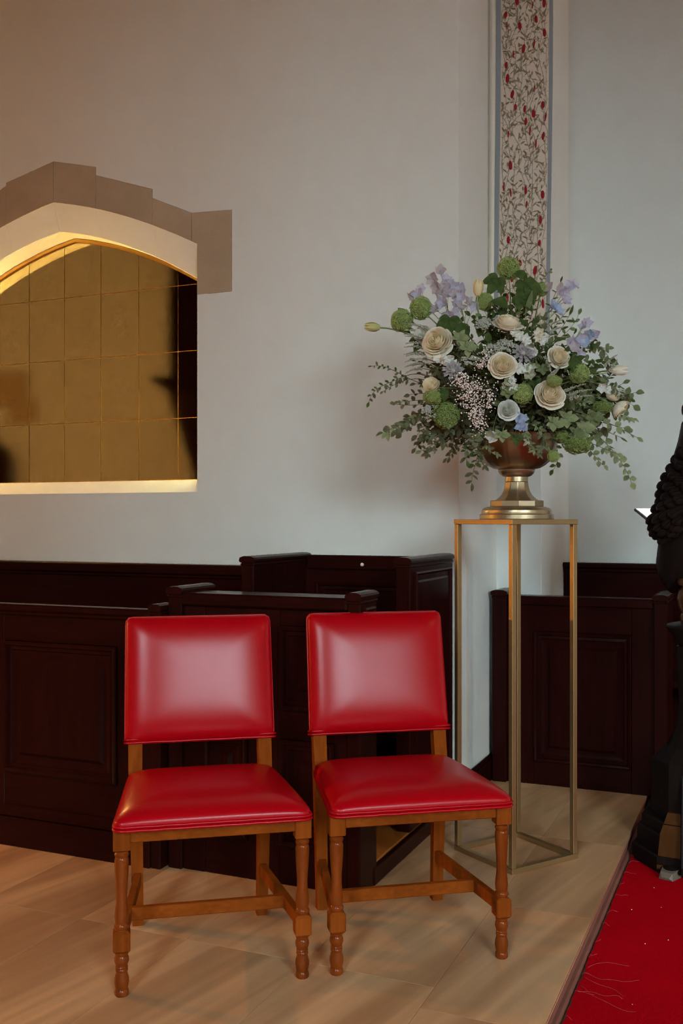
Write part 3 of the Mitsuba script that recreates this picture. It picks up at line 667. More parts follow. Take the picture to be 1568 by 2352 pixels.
for i, (u, z) in enumerate(bspots):
    a = np.linspace(0, 2 * np.pi, 15)[:-1]; slim = er.random() < .35; w = .0055 + .0035 * er.random() if not slim else .0038; h = .014 + .008 * er.random(); tl = (er.random() - .5) * .3
    pts = np.c_[u + w * np.cos(a) + h * np.sin(a) * tl, z + h * np.sin(a)]
    V = np.vstack([flat(pts, .0016), flat([(u, z)], .0032)])
    part(bn, 'berry', trimesh.Trimesh(V, [(j, 14, (j + 1) % 14) for j in range(14)], process=False), 'thread_rust' if slim and er.random() < .5 else 'thread_red', label='red embroidered berry' if i == 0 else None)

# ------------------------------------------------------------------ eagle lectern
lt = thing('lectern', 'black carved wooden eagle lectern cut off at the right edge', 'lectern')
LC = np.array([-.27, 3.97]); LD = float(-LC[0] * ST + LC[1] * CT); LX = float(LC[0] * CT + LC[1] * ST)
def octo(r, z0, z1, b=.006, rot=0.):
    P = []
    for z, k in ((z0, r), (z1 - b, r), (z1, r - b)):
        P += [(LC[0] + k * math.cos(a), LC[1] + k * math.sin(a), z) for a in np.arange(8) * math.pi / 4 + rot + .66 - math.pi + math.pi / 8 + .0]
    return hull(P)
for k, (r, z0, z1) in enumerate(((.222, LOW + .018, LOW + .068), (.202, LOW + .066, LOW + .140), (.186, LOW + .138, LOW + .182))):
    part(lt, 'base_step', octo(r, z0, z1), 'black_wood')
part(lt, 'base_panel', octo(.150, LOW + .18, LOW + .44, .05), 'black_wood')
fn_ = np.array([math.cos(.66 - math.pi + math.pi / 4), math.sin(.66 - math.pi + math.pi / 4)]); fe_ = np.array([-fn_[1], fn_[0]])
part(lt, 'reflection_face', hull([(*(LC + fn_ * (r + o) + fe_ * w), LOW + z) for r, z, w0 in ((.2065, .022, .085), (.186, .145, .077), (.150, .215, .058)) for o in (-.03, .001) for w in (-w0, w0)]), 'oak_and_reflection', label='base face coloured amber as a warm reflection')  # board whose amber colour imitates a warm reflection on the black base
part(lt, 'plinth', octo(.214, LOW + .003, LOW + .020, .008), 'black_wood')
for k in range(3):
    a = -1.85 + k * math.pi / 2; d = np.array([math.cos(a), math.sin(a)]); e = np.array([-d[1], d[0]])
    c0 = LC + d * .185
    foot = trimesh.creation.icosphere(2, 1.0); foot.apply_scale((.060, .045, .020)); R = np.eye(4); R[:2, 0], R[:2, 1] = d, e; foot.apply_transform(R); foot.apply_translation((c0[0], c0[1], LOW + .0245))
    part(lt, 'foot', foot, 'black_wood', True)
    c1 = c0 + d * .052
    part(lt, 'claw', hull([(*(c1 + d * x + e * y), LOW + z) for x, y, z in ((-.03, -.034, .005), (-.03, .034, .005), (.028, -.026, .005), (.028, .026, .005), (-.03, -.032, .036), (-.03, .032, .036), (.020, -.022, .030), (.020, .022, .030), (.033, -.014, .014), (.033, .014, .014))]), 'dull_silver', label='worn pale claw of the foot')
    d = np.array([math.cos(a + .42), math.sin(a + .42)]); e = np.array([-d[1], d[0]])
    part(lt, 'buttress', hull([(*(LC + d * x + e * y), LOW + z) for x, y, z in ((.08, -.06, .02), (.08, .06, .02), (.232, -.055, .02), (.232, .055, .02), (.236, -.055, .05), (.236, .055, .05), (.225, -.05, .07), (.225, .05, .07), (.115, -.045, .40), (.115, .045, .40), (.06, -.045, .44), (.06, .045, .44))]), 'black_wood')
ML = np.eye(4); ML[:3, 3] = (LC[0], LC[1], 0)
part(lt, 'shaft', lathe([(0, .30), (.105, .30), (.11, .33), (.085, .36), (.058, .42), (.05, .52), (.055, .62), (.062, .69), (.056, .72), (0, .73)], 40), 'black_wood', 35, M=ML)
part(lt, 'saucer', lathe([(0, .715), (.045, .718), (.058, .735), (.075, .765), (.092, .785), (.096, .793), (.094, .799), (.088, .803), (.05, .812), (0, .815)], 48), 'black_wood', 30, M=ML, label='moulded saucer ring of the shaft')
part(lt, 'knop', lathe([(0, .81), (.042, .812), (.046, .83), (.040, .845), (.052, .87), (.056, .90), (.05, .93), (.036, .945), (.05, .95), (.055, .96), (.05, .975), (0, .98)], 40), 'oak_and_reflection', 35, M=ML, label='reddish turned knop')
def lp(px_, pz, off=0.0):       # metres right of the shaft, height, metres behind it
    return np.array([*LC, 0]) + RIGHT * px_ + BACK * off + UP * pz
# body of the bird, seen from behind
bp = np.array([lp(-.045, .93), lp(-.060, .985, -.02), lp(-.045, 1.06, -.04), lp(.0, 1.18, -.05), lp(.03, 1.33, -.02), lp(.05, 1.48, .05), lp(.06, 1.58, .12)])
bpts = spline(bp, 24); rr = np.interp(np.linspace(0, 1, 24), [0, .12, .3, .55, .8, 1], [.03, .075, .11, .13, .085, .045])
body = tube(bpts, rr, 24)
body.vertices += .004 * (meshkit.noise(body.vertices * np.array([60, 60, 14]), 4) - .5)[:, None]
body.apply_translation(BACK * .10 + RIGHT * .02)
part(lt, 'body', body, 'black_wood', True, label='carved body of the eagle')
hd = trimesh.creation.icosphere(2, .055); hd.apply_scale((1, 1, .9)); hd.apply_translation(lp(.07, 1.63, .16)); part(lt, 'head', hd, 'black_wood', True)
part(lt, 'beak', tube([lp(.07, 1.63, .20), lp(.07, 1.625, .25), lp(.07, 1.595, .27)], [.025, .016, .004], 8), 'black_wood', True)
def feather(root, tip, w, th_, nrm):
    a = np.array([0, .2, .4, .6, .75, .86, .91, .95, .98, 1.0]); n = len(a); root, tip = np.asarray(root), np.asarray(tip); d = tip - root; L = np.linalg.norm(d); d = d / L
    nrm = nrm - d * np.dot(nrm, d); nrm /= np.linalg.norm(nrm); e = np.cross(nrm, d)
    ww = w * np.where(a < .86, .7 + .3 * np.sin(a / .86 * np.pi / 2), np.sqrt(np.clip(1 - ((a - .86) / .14) ** 2, 0.10, 1)))
    P = []
    for x, y in zip(a, ww):
        c = root + d * L * x + nrm * (.012 * math.sin(x * 2.2))
        P.append([c + e * y * s + nrm * h for s, h in ((-1, -th_ * .4), (-.75, th_ * .35), (-.08, th_ * .8), (0, th_ * .55), (.08, th_ * .8), (.75, th_ * .35), (1, -th_ * .4), (0, -th_))])
    P = np.array(P).transpose(1, 0, 2); m = gridmesh(P, True)
    caps = []
    V = m.vertices; nv = n
    F = list(m.faces) + [(0 * nv, (j + 1) * nv, j * nv) for j in range(1, 7)] + [(nv - 1, j * nv + nv - 1, (j + 1) * nv + nv - 1) for j in range(1, 7)]
    return flip(trimesh.Trimesh(V, F, process=False))
mpx = LD / 2287
def lpx(px, py, off): return world((px - 784) * LD / 2287 * (1 + off / LD), LD + off, EYE - (py - 1192) / 2287 * LD * (1 + off / LD))
tips = [(1556, 1028), (1541, 1050), (1527, 1075), (1515, 1098), (1507, 1120), (1503, 1140), (1503, 1158), (1494, 1176), (1483, 1203), (1487, 1219), (1491, 1232), (1499, 1239), (1511, 1250), (1527, 1243), (1541, 1236)]
for i, (x, y) in enumerate(tips):
    f_ = i / (len(tips) - 1)
    root = lpx(1602 - 20 * f_ + 10 * math.sin(f_ * 3), 1085 + 75 * f_, .03 - .03 * f_)
    tip = lpx(x, y, .05 - .10 * f_ + (.012 if i % 2 else 0))
    part(lt, 'wing_feather', feather(root, tip, .024 - .006 * f_, .012, -BACK + .25 * UP - .15 * RIGHT), 'black_wood', 40, label='carved wing feather' if i == 0 else None)
for row, (n, sh, dd) in enumerate(((11, 14, -.03), (9, 34, -.055), (7, 56, -.075))):
    for i in range(n):
        f_ = i / (n - 1); k = f_ * (len(tips) - 1); a0 = int(min(k, len(tips) - 2)); tp = np.array(tips[a0]) * (1 - (k - a0)) + np.array(tips[a0 + 1]) * (k - a0)
        rt = np.array([1612 - 26 * f_, 1085 + 85 * f_]); dv = rt - tp; tp = tp + dv / np.linalg.norm(dv) * sh
        part(lt, 'covert_feather', feather(lpx(*(rt + [6, 4 * row]), .0 - .03 * f_ + dd * .6), lpx(*tp, .04 - .10 * f_ + dd), .021 - .004 * f_, .012, -BACK + .25 * UP - .15 * RIGHT), 'black_wood', 40)
for i in range(15):      # the other wing, outside the frame
    f_ = i / 14; x, y = tips[i]; dx = (x - 784) * LD / 2287 - LX
    a_ = np.array([*LC, 0]) + RIGHT * (.16) + BACK * (.03) + UP * (1.45 - .14 * f_)
    part(lt, 'wing_feather', feather(a_, np.array([*LC, 0]) + RIGHT * (.11 - dx + .03) + BACK * .04 + UP * (EYE - (y - 1192) / 2287 * LD), .021, .011, -BACK + .2 * UP), 'black_wood', 40)
# sheet on a thin board resting on the wings
A_, B_ = world((1456 - 784) / 2287 * 4.05, 4.05, EYE + 24.5 / 2287 * 4.05), world((1491 - 784) / 2287 * 3.84, 3.84, EYE - 3 / 2287 * 3.84)
ex = np.cross(B_ - A_, UP); ex = ex / np.linalg.norm(ex) * -.30
if np.dot(ex, RIGHT) < 0: ex = -ex
nn = np.cross(ex, B_ - A_); nn /= np.linalg.norm(nn); nn = nn if nn[2] > 0 else -nn
rs = thing('tablet', 'thin dark tablet with a bright white screen, propped behind the eagle wing', 'tablet')
part(rs, 'case', hull([A_ + o + nn * h for o in (0 * ex, ex, B_ - A_, ex + B_ - A_) for h in (-.010, -.0012)]), 'pew_wood_v')
k = part(rs, 'screen', hull([A_ + (B_ - A_) * s + ex * q + nn * h for s in (.015, .985) for q in (.022, .985) for h in (-.0012, .0004)]), 'white_paper', label='glowing white screen')
scene[k]['emitter'] = {'type': 'area', 'radiance': rgb(.80, .86, .90)}
# ------------------------------------------------------------------ flowers: a, off, h in metres from the middle of the urn's rim (to the right, backwards, up)
def FP(a, off, h): return world(.627 + a, 3.57 + off, 1.50 + h)
def FD(a, off, h): return RIGHT * a + BACK * off + UP * h
HEART = FP(0, 0, .06)
def leafmesh(width, tipp=1.0, fold=.12, curve=.15, n=6, serr=0.0, pet=.0):
    t = np.linspace(0, 1, n); w = width * np.sin(np.pi * np.clip(t, .02, .985) ** tipp) ** .8
    P = np.zeros((5, n, 3))
    for i, s in enumerate((-1, -.5, 0, .5, 1)):
        ww = w * (1 + serr * np.where(np.arange(n) % 2 == 0, 1, -1)) if abs(s) == 1 else w
        P[i, :, 0] = s * ww; P[i, :, 2] = pet + t * (1 - pet); P[i, :, 1] = abs(s) * fold * w * 2 - curve * t ** 2 + .01 * s
    return gridmesh(P)
def lobed(lobes):
    """palmate leaf: lobes = [(angle, length, half width)]"""
    m = []
    for a, L, w in lobes:
        k = leafmesh(w / L, 1.0, .14, .22, 6); k.apply_scale(L); c, s = math.cos(a), math.sin(a); v = k.vertices
        k.vertices = np.c_[v[:, 0] * c + v[:, 2] * s, v[:, 1] + .01 * a, v[:, 2] * c - v[:, 0] * s]; m.append(k)
    return cat(m)
LEAF = {'oval': leafmesh(.27), 'round': leafmesh(.40, .9), 'lance': leafmesh(.13, .8, .1, .25, 7), 'wavy': leafmesh(.30, .95, .2, .3, 9, .13), 'broad': leafmesh(.36, .75, .14, .25, 8, .06),
        'lobed': lobed([(0, 1, .27), (.75, .82, .24), (-.75, .82, .24), (1.5, .5, .18), (-1.5, .5, .18)]), 'ivy': lobed([(0, 1, .24), (1.05, .72, .2), (-1.05, .72, .2)])}
LP = {}
def leafshape(kind, m):
    if (kind, m) not in LP: LP[kind, m] = shape(LEAF[kind], m, True)
    return LP[kind, m]
def place_leaf(t, kind, m, pos, d, nrm, L, name='leaf'):
    z = np.asarray(d) / np.linalg.norm(d); x = np.cross(nrm, z)
    if np.linalg.norm(x) < .05: x = np.cross(nrm + .3 * UP + .2 * RIGHT, z)
    part(t, name, leafshape(kind, m), None, M=frame(pos, z, x, L))
fr_ = random.Random(11)
def rv(s=1.0): return np.array([fr_.uniform(-s, s) for _ in range(3)])
def leafnormal(): return -BACK * (.7 + .5 * fr_.random()) + UP * fr_.uniform(.0, .9) + RIGHT * fr_.uniform(-.6, .6)
def sprig(name, path, label, cat_, group, kind, mats, L, n, start=.25, stem='stem_brown', pairs=False, spread=.9, r=.0016, end=True, rough=.25):
    t = thing(name, label, cat_, group)
    p = spline(path, 26); tg = np.gradient(p, axis=0); tg /= np.linalg.norm(tg, axis=1, keepdims=True)
    part(t, 'stem', tube(p, np.linspace(r, r * .45, 26), 5), stem, True)
    for i in range(n):
        f = start + (1 - start) * (i + .4) / n; k = min(25, int(f * 25)); q = p[k]; d = tg[k]
        nrm = leafnormal(); side = np.cross(d, nrm); side /= np.linalg.norm(side) + 1e-9
        for s in ((1, -1) if pairs else ((1,) if i % 2 else (-1,))):
            dd = d * (1 - .45 * spread) + side * s * spread + rv(rough) + UP * .12
            place_leaf(t, kind, fr_.choice(mats), q, dd, nrm + rv(.3), L * fr_.uniform(.7, 1.15) * (1 - .25 * f))
    if end: place_leaf(t, kind, fr_.choice(mats), p[-1], tg[-1] + rv(.15), leafnormal(), L * .8)
    return t
fo = thing('floral_foam', 'dark green flower foam in the bowl under the flowers', 'flower foam')
part(fo, 'block', hull([tuple(FP(.105 * math.cos(a) * k, .105 * math.sin(a) * k, z)) for a in np.arange(16) * math.pi / 8 for k, z in ((.75, -.065), (1, -.01), (.95, .05), (.6, .11))]), 'foam')
def stem_to(pt, t, r=.0024, sag=None, m='stem_green'):
    pt = np.asarray(pt); base = HEART + (pt - HEART) * .12; base[2] = min(base[2], HEART[2] + .02)
    mid = (pt + base) / 2 + (UP * .03 if sag is None else sag)
    part(t, 'stem', tube(spline([base, mid, pt], 14), r, 6), m, True)

ANCH = [(-.302, .30, 'large garden rose'), (-.07, .352, 'side-on top rose'), (-.096, .205, 'middle rose'), (.058, .108, 'lower right rose'), (.095, .238, 'half hidden cream rose'), (-.322, .147, 'small cream rosebud'), (.322, .088, 'drooping pale rose'),
        (-.158, .47, 'upright tulip'), (.312, .213, 'right-hand tulip'), (-.031, .592, 'topmost green ball'), (-.412, .407, 'leftmost green ball'), (-.344, .449, 'second green ball from the left'), (-.273, .052, 'darker green ball'), (.172, -.046, 'hanging green ball'), (.168, .188, 'pale green ball at the right'),
        (-.20, .08, 'pink filler blossom'), (-.034, .02, 'bright blue florets'), (-.076, .06, 'white double flower'), (.2, .32, 'lilac blue delphinium'), (-.27, .53, 'lilac and pink delphinium'), (.15, .5, 'upper right delphinium'), (-.38, .28, 'fan of grey spikes'), (-.025, .25, 'upper scabious'), (-.253, .197, 'left scabious'), (.12, .11, 'grey white spikes'), (.30, .14, 'white bells'), (-.10, -.03, 'left of the bowl rim'), (.08, -.02, 'right of the bowl rim')]
KW = {'oval': 'oval-leaved', 'wavy': 'wavy-leaved', 'lance': 'narrow-leaved', 'broad': 'broad-leaved', 'ivy': 'ivy-leaved', 'round': 'round-leaved'}
MW = {'leaf_dull': 'dull brown green', 'leaf_dark': 'dark green', 'leaf_olive': 'olive', 'leaf_grey': 'grey green', 'leaf_mid': 'mid green', 'leaf_lime': 'light green'}
def near(a, h, off=-1):
    A = min(ANCH, key=lambda q: math.hypot(q[0] - a, q[1] - h)); dx, dh = a - A[0], h - A[1]
    rel = ('right of' if dx > 0 else 'left of') if abs(dx) > abs(dh) else ('above' if dh > 0 else 'below')
    if off > 0: rel = 'at the back, ' + rel
    elif math.hypot(dx, dh) > .07: rel = 'well ' + rel
    return rel, A[2]
def name_sprig(a, h, off, kind, m):
    rel, an = near(a, h, off)
    lb = f'{MW[m]} {KW[kind]} sprig {rel} the {an}'
    return lb, f'{MW[m]} {KW[kind]} sprigs near the {an}'
# cream roses
def petal(r0, r1, h0, h1, phi, w, spiral, curl, nS=9, nT=9, ruff=.03, ctr=0.):
    P = np.zeros((nS, nT, 3))
    for i, s in enumerate(np.linspace(-1, 1, nS)):
        tm = 1 - .16 * abs(s) ** 3
        for j, tt in enumerate(np.linspace(0, 1, nT)):
            t = tt * tm
            q = math.sin(t * math.pi / 2)
            close = max(0., 1 - r1 / ctr) if ctr else 0.
            r = (r0 + (r1 - r0) * q ** .8) * (1 - close * .9 * max(0, t - .55)) + spiral * s + curl * max(0, t - .70) * 1.6 + ruff * r1 * math.sin(s * 4 + phi * 3) * t ** 2
            z = h0 + (h1 - h0) * t ** 1.1 - curl * max(0, t - .78) * 1.6
            a = phi + s * w * (1 - .12 * t ** 3)
            P[i, j] = (r * math.cos(a), r * math.sin(a), z)
    return gridmesh(P)
def rose_meshes(R, opened, seed):
    r = random.Random(seed); out = []
    lay = [(2, .03, .13, -.1, .60, 2.0, 0), (3, .08, .25, -.1, .64, 1.5, 0), (3, .13, .37, -.12, .65, 1.35, .01), (4, .19, .49, -.14, .62, 1.10, .02), (5, .25, .60, -.18, .55, .92, .05), (5, .30, .71, -.22, .46, .88, .09), (5, .33, .82, -.26, .32, .86, .17), (5, .35, .93, -.30, .12, .84, .30)]
    if opened < .6: lay = [(n, a_ * 1.6, b_ * 1.75, c_, d_ * 1.25, e_, f_) for n, a_, b_, c_, d_, e_, f_ in lay[:5]]
    for i, (n, r0, r1, h0, h1, w, c) in enumerate(lay):
        o = r.random() * 6.28
        for k in range(n):
            m = petal(r0 * R, r1 * R * (.95 + .1 * r.random()), h0 * R, h1 * R * (.95 + .1 * r.random()), o + k * 2 * math.pi / n + (r.random() - .5) * .15, w, .05 * R * (r1 + .3), c * R * (.8 + .5 * r.random()), ctr=.66 * R)
            out.append((m, 'petal_core' if i < 4 else 'petal_cream'))
    return out
FRONT = FD(0, -1, .18)
def rose(pos, R, face, label, opened=1.0, seed=0, white=False, group=None, sepals=True):
    t = thing('rose', label, 'rose', group); P = FP(*pos); M = frame(P, face, UP)
    for m, k in rose_meshes(R, opened, seed): part(t, 'petal', m, 'petal_white' if white else k, True, M=M)
    ca = lathe([(0, -.30 * R), (.16 * R, -.26 * R), (.26 * R, -.12 * R), (.20 * R, .02 * R), (0, .05 * R)], 12); part(t, 'calyx', ca, 'stem_green', True, M=M)
    stem_to(P - np.asarray(face) / np.linalg.norm(face) * .25 * R, t)
rose((-.302, -.19, .300), .054, FD(-.45, -1, .25), 'large cream garden rose at the upper left of the bouquet, tilted to the left', seed=1)
rose((-.070, -.224, .352), .049, FD(.10, -.55, 1), 'cream rose seen from the side at the top middle, below the top green ball', seed=2)
rose((-.096, -.285, .205), .046, FD(-.02, -1, .30), 'open cream rose facing the viewer in the very middle of the bouquet', seed=3)
rose((.058, -.285, .108), .052, FD(.10, -1, .42), 'cream rose at the lower right, under a small green ball', seed=4)
rose((.095, -.255, .238), .040, FD(.3, -1, .35), 'cream rose half hidden by grey spikes, right of the middle', seed=5)
rose((-.322, -.20, .147), .027, FD(-.3, -1, .5), 'small cream rosebud over the left green balls', .5, seed=6)
rose((-.342, -.13, .334), .028, FD(-.6, -1, .4), 'small pale rose left of the large garden rose', .5, seed=7, white=True)
rose((.322, -.14, .088), .033, FD(.6, -.3, -.6), 'drooping pale rose at the far right edge of the bouquet', .5, seed=8)
rose((.300, -.14, .118), .026, FD(.3, -.6, .6), 'small blush rose above the drooping one at the right', .5, seed=9)
rose((-.076, -.275, .060), .034, FD(-.05, -1, .25), 'white double flower beside the blue floret above the bowl', seed=10, white=True)
# tulips
def tulip(pos, R, H, axis, label, m, opened, back):
    t = thing('tulip', label, 'tulip'); P = FP(*pos); ax = np.asarray(axis) / np.linalg.norm(axis); M = frame(P, ax, UP)
    for k in range(6):
        phi = k * math.pi / 3 + (.0 if k % 2 else .1); rr = .93 if k % 2 else 1.0
        Q = np.zeros((7, 9, 3))
        for i, s in enumerate(np.linspace(-1, 1, 7)):
            for j, tt in enumerate(np.linspace(0, 1, 9)):
                w = .72 * (1 - tt ** 3 * .75) * math.sin(min(1, tt * 2.2 + .25) * math.pi / 2)
                r = R * rr * (math.sin(math.pi * (tt * .72 + .12)) ** .8 * (1 - opened) + opened * (.25 + .95 * tt ** .55)) * (1 - .10 * s * s * tt)
                z = H * tt * (1 - .10 * abs(s) ** 2)
                Q[i, j] = (r * math.cos(phi + s * w), r * math.sin(phi + s * w), z)
        part(t, 'petal', gridmesh(Q), m, True, M=M)
    base = HEART + (P - HEART) * .2
    part(t, 'stem', tube(spline([base, (P + base) / 2 + back, P - ax * .03, P + ax * .002], 18), .0030, 7), 'stem_green', True)
    return t
tulip((-.490, -.02, .382), .0175, .057, FD(-1, -.15, .06), 'closed yellowish green tulip pointing left on a long bare stem', 'petal_bud', 0.0, UP * .06)
tulip((-.158, -.14, .468), .019, .058, FD(.05, -.1, 1), 'upright cream tulip in front of a small green ball', 'petal_tulip', .12, UP * .02)
tulip((.308, -.12, .213), .0185, .057, FD(1, -.2, .03), 'half open cream tulip pointing right at the far right edge', 'petal_cream', .22, UP * .03)
# green snowball heads
def snowball(pos, R, label, m='petal_snow', flat_=1.0, group=None, n=185, leaf=True):
    t = thing('snowball_flower', label, 'flower', group); P = FP(*pos); out = []
    g = math.pi * (3 - math.sqrt(5)); r_ = random.Random(int(R * 1e5) + len(label))
    up = P - HEART; up /= np.linalg.norm(up)
    for i in range(n):
        z = 1 - 2 * (i + .5) / n; a = g * i; d = np.array([math.sqrt(1 - z * z) * math.cos(a), math.sqrt(1 - z * z) * math.sin(a), z])
        c = d * R * (.84 + .20 * r_.random()); s = R * .20 * (.8 + .4 * r_.random())
        F = frame(c, d + np.array([r_.uniform(-.35, .35) for _ in range(3)]), (r_.random(), r_.random(), .2)); e = s
        v, f = [(0, 0, -.15 * e)], []
        for k in range(5):
            b = k * 2 * math.pi / 5
            v += [(.75 * e * math.cos(b - .42), .75 * e * math.sin(b - .42), .25 * e), (1.05 * e * math.cos(b), 1.05 * e * math.sin(b), .1 * e), (.75 * e * math.cos(b + .42), .75 * e * math.sin(b + .42), .25 * e)]
            q = 1 + 3 * k; f += [(0, q, q + 1), (0, q + 1, q + 2)]
        v = np.array(v) @ F[:3, :3].T + F[:3, 3]; out.append(trimesh.Trimesh(v, f, process=False))
    h = cat(out); h.vertices[:, 2] *= flat_; core = trimesh.creation.icosphere(2, R * .84); core.vertices[:, 2] *= flat_
    M = np.eye(4); M[:3, 3] = P
    part(t, 'blossoms', h, m, M=M, kind='stuff'); part(t, 'core', core, 'leaf_mid', True, M=M)
    stem_to(P - up * R * .8, t)
snowball((-.031, -.02, .592), .040, 'round green snowball flower at the very top of the bouquet')
snowball((-.412, -.02, .407), .039, 'round green snowball flower farthest left, above the tulip stem')
snowball((-.344, -.03, .449), .040, 'round green snowball flower at upper left, beside the lilac florets')
snowball((-.132, -.125, .452), .030, 'green snowball flower behind the upright tulip')
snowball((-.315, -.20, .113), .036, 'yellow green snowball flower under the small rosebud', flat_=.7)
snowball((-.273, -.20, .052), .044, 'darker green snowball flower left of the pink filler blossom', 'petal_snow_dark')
snowball((-.027, -.275, .114), .032, 'small green snowball flower in the middle, left of the lower right rose')
snowball((.168, -.235, .188), .033, 'pale green snowball flower among leaves at the right, below the grey spikes')
snowball((.068, -.315, .150), .025, 'little green snowball flower resting on the lower right rose', flat_=.75)
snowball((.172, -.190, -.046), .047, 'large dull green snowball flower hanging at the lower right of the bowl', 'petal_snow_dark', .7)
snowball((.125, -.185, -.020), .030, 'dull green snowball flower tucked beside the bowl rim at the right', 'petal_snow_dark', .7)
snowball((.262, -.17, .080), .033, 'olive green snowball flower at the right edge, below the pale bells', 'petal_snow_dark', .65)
snowball((.069, -.10, .500), .024, 'small loose green snowball flower at the top right by the banner')
snowball((.089, -.205, -.088), .020, 'tiny green flower cluster hanging in front of the right of the bowl')
# florets: delphinium and others
def floret_mesh(R, n, cup, seed, ruff=.12):
    r = random.Random(seed); out = []
    for k in range(n):
        b = k * 2 * math.pi / n + r.uniform(-.15, .15); L = R * r.uniform(.88, 1.1); P = np.zeros((5, 5, 3))
        for i, s in enumerate(np.linspace(-1, 1, 5)):
            for j, t in enumerate(np.linspace(.05, 1, 5)):
                rad = L * t * (1 - .12 * s * s); w = L * .46 * math.sin(math.pi * min(.97, t * .82 + .12)) ** .7 * s
                P[i, j] = (rad * math.cos(b) - w * math.sin(b), rad * math.sin(b) + w * math.cos(b), L * (cup * t ** 1.6 + ruff * math.sin(s * 3 + k) * t))
        out.append(gridmesh(P))
    return cat(out)
FL = {}
def floret(kind, m, seed):
    if (kind, m, seed) not in FL:
        R, n, cup, ruff = {'delph': (1, 5, .45, .12), 'stock': (1, 6, .35, .28), 'flat': (1, 5, .18, .10)}[kind]
        FL[kind, m, seed] = shape(floret_mesh(R, n, cup, seed, ruff), m, True)
    return FL[kind, m, seed]
def cluster(name, label, cat_, spots, kind, mats, R, root, group=None, stem_m='stem_green', eye=None):
    t = thing(name, label, cat_, group)
    pts = [FP(*s) for s in spots]; rt = FP(*root)
    top = max(pts, key=lambda p: np.linalg.norm(p - rt)); base = HEART + (rt - HEART) * .25
    ax = spline([base, rt, (rt + top) / 2 + rv(.008), top], 22)
    part(t, 'stem', tube(ax, np.linspace(.0024, .0011, 22), 6), stem_m, True)
    for i, p in enumerate(pts):
        d = -BACK * (.8 + .4 * fr_.random()) + RIGHT * fr_.uniform(-.9, .9) + UP * fr_.uniform(-.5, .6)
        j = int(np.argmin(np.linalg.norm(ax - p, axis=1))); j = max(0, j - 2)
        r = R * fr_.uniform(.85, 1.15)
        part(t, 'floret', floret(kind, mats[i % len(mats)], i % 4), None, M=frame(p, d, rv(), r))
        if np.linalg.norm(ax[j] - p) > .004: part(t, 'pedicel', tube(spline([ax[j], (ax[j] + p) / 2 + UP * .004, p], 6), .0009, 5), stem_m, True)
        if kind == 'delph': part(t, 'spur', tube([p, p - d / np.linalg.norm(d) * r * .5, p - d / np.linalg.norm(d) * r * 1.0 + UP * r * .3], [r * .22, r * .14, r * .05], 6), mats[i % len(mats)], True)
    return t
LIL, MAU, BLU = 'petal_lilac', 'petal_mauve', 'petal_blue'
cluster('delphinium', 'tall lilac and pink delphinium spire at the upper left of the bouquet', 'flower', [(-.274, 0, .590), (-.300, .005, .562), (-.255, -.01, .556), (-.288, -.01, .528), (-.262, -.02, .526), (-.238, -.005, .540), (-.278, -.03, .498), (-.250, -.04, .496), (-.270, -.05, .468), (-.295, -.05, .440)], 'delph', [MAU, MAU, LIL], .025, (-.235, -.05, .36))
cluster('delphinium', 'lilac delphinium leaning left of the upright tulip', 'flower', [(-.222, -.03, .528), (-.205, -.05, .508), (-.225, -.06, .488), (-.208, -.09, .474), (-.232, -.10, .452), (-.215, -.11, .436), (-.255, -.13, .402), (-.235, -.13, .412), (-.188, -.12, .452), (-.168, -.13, .436)], 'delph', [LIL, LIL, MAU], .023, (-.19, -.12, .33))
cluster('delphinium', 'thin lilac delphinium sprig above the left snowball flowers', 'flower', [(-.344, -.01, .522), (-.378, -.01, .498), (-.355, -.02, .502)], 'delph', [LIL, MAU], .022, (-.28, -.06, .40))
cluster('delphinium', 'sparse lilac delphinium leaning out to the upper right', 'flower', [(.196, -.04, .532), (.180, -.05, .522), (.134, -.10, .498), (.148, -.10, .490), (.150, -.13, .452), (.088, -.12, .500)], 'delph', [LIL, LIL, MAU], .023, (.03, -.13, .36))
cluster('delphinium', 'sky blue delphinium floret in front of the right edge of the banner', 'flower', [(.092, -.185, .424), (.108, -.185, .410)], 'delph', [BLU], .024, (.03, -.17, .34))
cluster('delphinium', 'lilac blue delphinium at the right above the curling leaves', 'flower', [(.212, -.16, .372), (.200, -.165, .360), (.222, -.17, .330), (.205, -.175, .318), (.182, -.19, .312), (.240, -.16, .332), (.196, -.19, .298), (.160, -.20, .280), (.178, -.20, .256), (.150, -.19, .300)], 'delph', [LIL, LIL, BLU, MAU], .022, (.10, -.20, .23))
cluster('delphinium', 'small bright blue florets hanging over the middle of the bowl', 'flower', [(-.040, -.275, .038), (-.028, -.275, .032), (-.034, -.27, .010), (-.022, -.268, .006)], 'flat', [BLU], .021, (-.03, -.22, .05))
cluster('bellflower', 'arching stem of white bells at the far right', 'flower', [(.262, -.17, .146), (.285, -.16, .140), (.304, -.15, .138), (.328, -.135, .139), (.348, -.12, .136), (.365, -.10, .133)], 'delph', ['petal_white', 'petal_white', 'leaf_pale'], .018, (.20, -.18, .17))
W, CRM = 'petal_white', 'petal_cream'
cluster('stock_flower', 'white ruffled stock just below the side-on top rose', 'flower', [(-.036, -.25, .312), (-.014, -.252, .300), (-.050, -.25, .318), (-.006, -.255, .278), (-.022, -.258, .288)], 'stock', [W, 'petal_white'], .019, (-.03, -.22, .22))
cluster('stock_flower', 'cream ruffled stock right of the top rose', 'flower', [(.036, -.24, .322), (.042, -.245, .296), (.030, -.245, .305), (.052, -.24, .308)], 'stock', [CRM, W], .019, (.03, -.20, .22))
